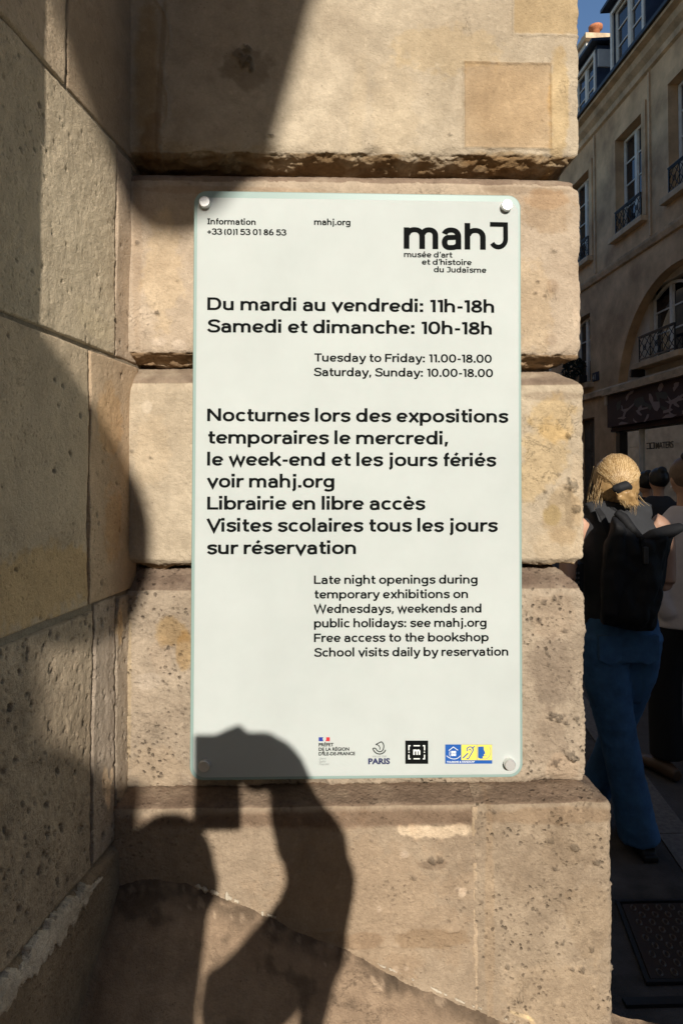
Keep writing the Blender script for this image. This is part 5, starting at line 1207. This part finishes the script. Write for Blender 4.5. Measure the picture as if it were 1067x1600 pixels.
bagm = remeshed(mb, .009, 3)
co = np.zeros(len(bagm.vertices) * 3); bagm.vertices.foreach_get('co', co); co = co.reshape(-1, 3)
fold = fbm(co * np.array([1.0, .6, .55]) + np.array([co[:, 2].mean(), 0, 0]), 9, 3, 81)
co[:, 1] -= np.abs(fold) * .07 - .014
bagm.vertices.foreach_set('co', co.reshape(-1).astype(np.float32)); bagm.update()
mesh_obj("bag_body", bagm, M_BAG, bp)
b = MB(); b.tube([(*bx(1000, 846, -.20), .020, .030), (*bx(1020, 838, -.22), .028, .040), (*bx(1045, 830, -.20), .027, .038), (*bx(1064, 823, -.19), .018, .024)], 12, ref=(0, 0, 1)); mesh_obj("roll_top", remeshed(b, .007, 1), M_BAG, bp)
b = MB(); b.tube([(*bx(1001, 846, -.20), .018, .028), (*bx(985, 828, -.22), .022, .032), (*bx(972, 808, -.20), .022, .028), (*bx(961, 800, -.19), .015, .020)], 12, ref=(0, 0, 1)); mesh_obj("roll_top", remeshed(b, .007, 1), M_BAG, bp)
b = MB(); p = bx(1005, 866, -.262); b.box((p[0] - .010, -.285, p[2] - .035), (p[0] + .010, -.262, p[2] + .03), .004); b.build("buckle", mat("buckle_plastic", (.05, .05, .052), .3), bp)
b = MB(); b.box((p[0] - .012, -.270, p[2] - .22), (p[0] - .002, -.25, p[2] + .06)); b.build("closure_strap", M_BAG, bp)
b = MB(); b.tube([(*bx(933, 795, -.075), .012, .004), (*bx(940, 806, -.096), .014, .004), (*bx(953, 835, -.118), .015, .005), (*bx(960, 860, -.13), .014, .005)], 8); b.build("shoulder_strap", M_BAG, bp)
b = MB(); b.tube([(.13, .085, 1.26, .014, .006), (.15, .078, 1.34, .014, .005), (.15, .080, 1.35, .014, .005)], 8, ref=(1, 0, 0)); b.build("shoulder_strap", M_BAG, bp)
# tote hanging from the left forearm
tb = empty("tote_bag", (WX, WY, 0), label="small black printed bag hanging from the elbow by the pier edge", cat="bag")
b = MB(); b.prism([bx(893, 893, -.06), bx(911, 880, -.06), bx(911, 932, -.06), bx(899, 928, -.06)], (0, .05, 0)); b.build("bag_body", M_BAG, tb)
b = MB()
for i in range(4):
    for j in range(2): q = bx(898.5 + j * 3.8, 897 + i * 7.5, -.061); b.box((q[0], q[1] - .002, q[2]), (q[0] + .006, q[1] + .001, q[2] + .009))
b.build("print", mat("bag_print", (.12, .12, .12), .8), tb)

# ---- second woman: pale shirt, black trousers, hair up
P2 = empty("person", (2.05, 2.62, -.05), label="person in loose pale shirt and black trousers standing right of the backpack", cat="person")
def q2x(px): return onY(px, 900, 2.62)[0] - 2.05
X2 = q2x(1073); H2 = onY(1060, 714, 2.62)[2] + .05
b2 = [[(X2, .0, H2 - .32, .05, .05), (X2, .0, H2 - .20, .048, .052)], [(X2, 0, .85, .14, .10), (X2, 0, 1.1, .13, .09), (X2, 0, 1.32, .15, .09), (X2, 0, H2 - .29, .08, .06)],
      [(X2 - .14, 0, 1.36, .04, .04), (X2 - .17, 0, 1.12, .036, .038), (X2 - .13, -.03, .93, .028, .03), (X2 - .06, -.06, .79, .022, .022)], [(X2 + .14, 0, 1.36, .04, .04), (X2 + .17, 0, 1.10, .036, .038), (X2 + .17, .10, .95, .022, .022)],
      [(X2 - .07, 0, .88, .08, .09), (X2 - .10, .03, .5, .055, .06), (X2 - .10, .0, .08, .035, .04)], [(X2 + .07, 0, .88, .08, .09), (X2 + .09, -.02, .5, .055, .06), (X2 + .10, -.05, .08, .035, .04)]]
b2 += hand((X2 - .06, -.06, .79), (.35, -.1, -.9), (0, 1, 0), .5) + hand((X2 + .17, .10, .95), (0, .6, -.7), (1, 0, 0), .5)
mesh_obj("body", tubes(b2, .010, 3, ells=[((X2, .01, H2 - .115), (.074, .092, .112)), ((X2, .105, H2 - .13), (.012, .016, .02)), ((X2 - .076, .0, H2 - .13), (.012, .018, .03)), ((X2 + .076, .0, H2 - .13), (.012, .018, .03))]), M_SKIN, P2)
mesh_obj("shirt", tubes([[(X2, 0, .80, .185, .13), (X2, 0, 1.0, .178, .125), (X2, 0, 1.2, .175, .12), (X2, 0, 1.36, .165, .10), (X2, 0, H2 - .27, .075, .065)], [(X2 - .12, 0, 1.38, .06, .065), (X2 - .19, 0, 1.20, .065, .065), (X2 - .175, -.03, .98, .062, .062), (X2 - .12, -.05, .87, .055, .055)],
    [(X2 + .12, 0, 1.38, .06, .065), (X2 + .19, 0, 1.15, .06, .06), (X2 + .18, .06, .98, .05, .05)]], .011, 3), M_SHIRT, P2)
mesh_obj("trousers", tubes([[(X2, 0, .80, .15, .11), (X2, 0, .95, .145, .105)], [(X2 - .08, 0, .88, .09, .10), (X2 - .12, .02, .5, .085, .09), (X2 - .125, .0, .09, .085, .10)], [(X2 + .08, 0, .88, .09, .10), (X2 + .11, -.02, .5, .08, .085), (X2 + .12, -.04, .09, .085, .10)]], .011, 3), M_TROUS, P2)
for sx in (X2 - .16, X2 + .12):
    b = MB(); b.tube([(sx + .03, -.12, .035, .032, .034), (sx + .01, -.04, .045, .040, .045), (sx - .03, .08, .035, .046, .034), (sx - .06, .17, .022, .034, .02)], 12); mesh_obj("shoe", remeshed(b, .008, 2), M_SHOE, P2)
b = MB(); b.ell((X2, -.008, H2 - .092), (.087, .102, .098), 20, 14); b.ell((X2 + .01, -.05, H2 - .13), (.065, .06, .06)); h2 = mesh_obj("hair", remeshed(b, .008, 2), M_BROWNH, P2)
b = MB(); b.ell((X2 + .02, -.04, H2 + .012), (.045, .04, .034)); b.ell((X2 - .025, -.05, H2 + .004), (.03, .03, .024)); mesh_obj("bun", remeshed(b, .007, 1), M_BLACKH, P2)
b = MB(); b.ell((X2 - .084, .0, H2 - .165), (.005, .005, .006), 8, 6); b.build("earring", M_STEEL, P2)

# ---- two people in black farther down the street
def farperson(px, py, yy, label, hairc, lean=0):
    hd = onY(px, py, yy); x0 = hd[0]; H = hd[2] + .05
    g = empty("person", (x0, yy, -.05), label=label, cat="person")
    bb = [[(0, 0, H - .30, .05, .05), (lean * .5, 0, H - .18, .05, .05)], [(0, 0, .85, .14, .10), (0, 0, 1.1, .14, .10), (0, 0, H - .36, .16, .10), (0, 0, H - .27, .08, .06)], [(-.15, 0, H - .33, .045, .045), (-.20, .03, H - .60, .036, .036), (-.14, .16, H - .68, .024, .024)],
          [(.15, 0, H - .33, .045, .045), (.20, .03, H - .60, .036, .036), (.14, .16, H - .68, .024, .024)], [(-.07, 0, .88, .08, .09), (-.09, .02, .48, .05, .06), (-.09, 0, .03, .035, .04)], [(.07, 0, .88, .08, .09), (.09, .02, .48, .05, .06), (.09, 0, .03, .035, .04)]]
    bb += hand((-.14, .16, H - .68), (.3, .8, .1), (0, 0, 1), .6) + hand((.14, .16, H - .68), (-.3, .8, .1), (0, 0, 1), .6)
    mesh_obj("body", tubes(bb, .012, 2, ells=[((lean, .01, H - .115), (.075, .092, .112))]), M_SKIN, g)
    mesh_obj("coat", tubes([[(0, 0, .50, .19, .14), (0, 0, .9, .18, .14), (0, 0, 1.2, .18, .13), (0, 0, H - .36, .19, .12), (0, 0, H - .26, .09, .07)], [(-.15, 0, H - .33, .07, .07), (-.22, .03, H - .60, .06, .06), (-.15, .13, H - .67, .05, .05)], [(.15, 0, H - .33, .07, .07), (.22, .03, H - .60, .06, .06), (.15, .13, H - .67, .05, .05)]], .014, 3), M_COAT, g)
    mesh_obj("trousers", tubes([[(-.08, 0, .75, .085, .09), (-.10, .02, .45, .07, .075), (-.10, 0, .06, .06, .07)], [(.08, 0, .75, .085, .09), (.10, .02, .45, .07, .075), (.10, 0, .06, .06, .07)]], .014, 2), M_TROUS, g)
    b = MB(); b.ell((lean, -.012, H - .09), (.09, .105, .10)); b.ell((lean, -.07, H - .02), (.045, .04, .04)); mesh_obj("hair", remeshed(b, .010, 1), hairc, g)
    return g
farperson(1028, 732, 5.3, "black coated person with dark hair farther down the street, by the shop", M_BLACKH)
farperson(1012, 737, 5.8, "shorter dark haired person in black, half hidden behind the other black coat", M_BLACKH, -.03)

# ---- the photographer: everything but the shadow stays behind the lens
ph = empty("person", (0, -1.45, 0), label="photographer in dark clothes holding up a phone to the sign", cat="person")
def surf(px, py):
    """where the line of sight meets the plinth face or the sloping fill in front of it"""
    r = ray(px, py)
    for k_ in range(400):
        d = .40 - k_ * .001; k = (-d - CAM[1]) / r[1]; x, z = CAM[0] + k * r[0], CAM[2] + k * r[2]
        zm = CAM[2] - .628 - .47 * (x + .165) - .94 * (d - .045) - .06 * math.exp(-min(1, max(0, x + .31)) / .06) - 3.2 * max(0, d - .26) ** 2 + .25 * max(0, x - .15) ** 2
        if z <= zm or d <= (.034 if z > 1.07 else .045): return x, d, z
    return x, .045, z
def W(px, py, d):
    """a point d metres from the pier whose shadow falls on photo pixel (px, py); local to the photographer"""
    if py > 1600: x, d0, z = surf(px, 1600); z -= (py - 1600) / 970
    else: x, d0, z = surf(px, py)
    return (x + SA * (d - d0), -d + 1.45, z + SB * (d - d0))
def T(px, py, d, r, r2=None): p = W(px, py, d); return (*p, r, r2 or r)
HD = Vector(W(262, 1378, 1.45)); hx0, hz0 = HD.x, HD.z
pb = [[(hx0, -.04, hz0 - .25, .06, .06), (hx0, -.03, hz0 - .15, .052, .052), (hx0, -.01, hz0 - .07, .055, .055)],
      [(hx0, -.05, hz0 - .70, .15, .10), (hx0, -.05, hz0 - .50, .13, .09), (hx0, -.05, hz0 - .33, .16, .09), (hx0, -.045, hz0 - .23, .09, .07)],
      [T(360, 1580, 1.48, .045), T(430, 1515, 1.44, .046), T(480, 1440, 1.40, .044), T(498, 1360, 1.34, .042), T(472, 1285, 1.27, .038), T(452, 1222, 1.215, .033)],
      [(hx0 - .15, -.05, hz0 - .30, .05, .05), (hx0 - .20, -.02, hz0 - .48, .042, .042), (hx0 - .20, .02, hz0 - .60, .038, .038), (hx0 - .18, .10, hz0 - .78, .024, .024)],
    [(-.07, .0, .88, .08, .09), (-.09, .01, .48, .055, .06), (-.10, 0, .06, .035, .04)], [(.07, .0, .88, .08, .09), (.09, .02, .48, .055, .06), (.10, 0, .06, .035, .04)]]
wr = Vector(W(450, 1210, 1.21)); pb += hand(wr, Vector(W(345, 1163, 1.20)) - wr, (0, -.1, 1), .55, .86)
for fx_, fy_ in ((318, 1158), (342, 1145), (364, 1141), (388, 1147), (410, 1147)): pb.append([T(fx_ + 14, fy_ + 40, 1.19, .014), T(fx_ + 5, fy_ + 14, 1.185, .015), T(fx_, fy_, 1.18, .013)])
pb.append([T(395, 1168, 1.19, .026), T(430, 1186, 1.20, .030), T(452, 1215, 1.21, .032)])
pb += hand((hx0 - .18, .10, hz0 - .78), (0, .3, -.9), (1, 0, 0), .4)
hd = HD
mesh_obj("body", tubes(pb, .008, 3, ells=[(hd, (.070, .092, .096)), (hd + Vector((0, .095, -.005)), (.012, .016, .02)), (hd + Vector((.068, 0, -.005)), (.010, .018, .03)), (hd + Vector((-.068, 0, -.005)), (.010, .018, .03))]), M_SKIN, ph)
b = MB(); b.ell(hd + Vector((0, -.012, .006)), (.074, .100, .096), 20, 14); b.tube([(hd.x, hd.y - .04, hd.z - .02, .070, .07), (hd.x - .004, hd.y - .05, hd.z - .12, .062, .06), (hd.x - .012, hd.y - .05, hd.z - .22, .056, .05)], 14)
mesh_obj("hair", remeshed(b, .010, 2), M_BROWNH, ph)
jk = tubes([[(hx0, -.05, hz0 - .75, .17, .12), (hx0, -.05, hz0 - .50, .15, .11), (hx0, -.05, hz0 - .34, .18, .11), (hx0, -.045, hz0 - .24, .11, .08)],
    [T(340, 1600, 1.50, .065), T(372, 1578, 1.48, .056), T(432, 1516, 1.44, .058), T(482, 1440, 1.40, .052), T(500, 1358, 1.335, .050), T(474, 1295, 1.27, .049), T(452, 1255, 1.23, .040)],
    [T(500, 1380, 1.34, .046, .05), T(506, 1440, 1.36, .040, .03), T(498, 1520, 1.37, .030, .02), T(484, 1600, 1.38, .020, .02), T(478, 1680, 1.38, .012, .012)],
    [(hx0 - .13, -.05, hz0 - .29, .06, .06), (hx0 - .205, -.02, hz0 - .48, .052, .052), (hx0 - .205, .02, hz0 - .62, .048, .048), (hx0 - .19, .07, hz0 - .72, .04, .04)]], .010, 3)
co = np.zeros(len(jk.vertices) * 3); jk.vertices.foreach_get('co', co); co = co.reshape(-1, 3)
co += np.stack([fbm(co, 11, 3, 301), fbm(co, 11, 3, 302), fbm(co, 11, 3, 303)], 1) * .016
jk.vertices.foreach_set('co', co.reshape(-1).astype(np.float32)); jk.update(); mesh_obj("jacket", jk, M_COAT, ph)
mesh_obj("trousers", tubes([[(-.085, 0, .92, .10, .11), (-.10, .01, .48, .075, .08), (-.11, 0, .06, .07, .08)], [(.085, 0, .92, .10, .11), (.10, .02, .48, .075, .08), (.11, 0, .06, .07, .08)]], .012, 2), M_TROUS, ph)
for sx in (-.11, .11):
    b = MB(); b.tube([(sx, -.10, .035, .030, .032), (sx, -.04, .045, .038, .045), (sx, .06, .035, .044, .034), (sx, .15, .022, .034, .02)], 14); mesh_obj("shoe", remeshed(b, .008, 2), M_SHOEB, ph)
for sx in (-.03, .03): b = MB(); b.ell(hd + Vector((sx, .083, .012)), (.011, .011, .011), 10, 8); b.build("eye", M_WHITE, ph)
phone = empty("phone", (0, 0, 0), label="phone held upright by the photographer", cat="phone")
c_ = Vector(W(340, 1222, 1.14)) + Vector((0, -1.45, 0))
MB().box((c_.x - .036, -1.145, c_.z - .072), (c_.x + .036, -1.136, c_.z + .072), .003).build("case", M_IRON, phone)
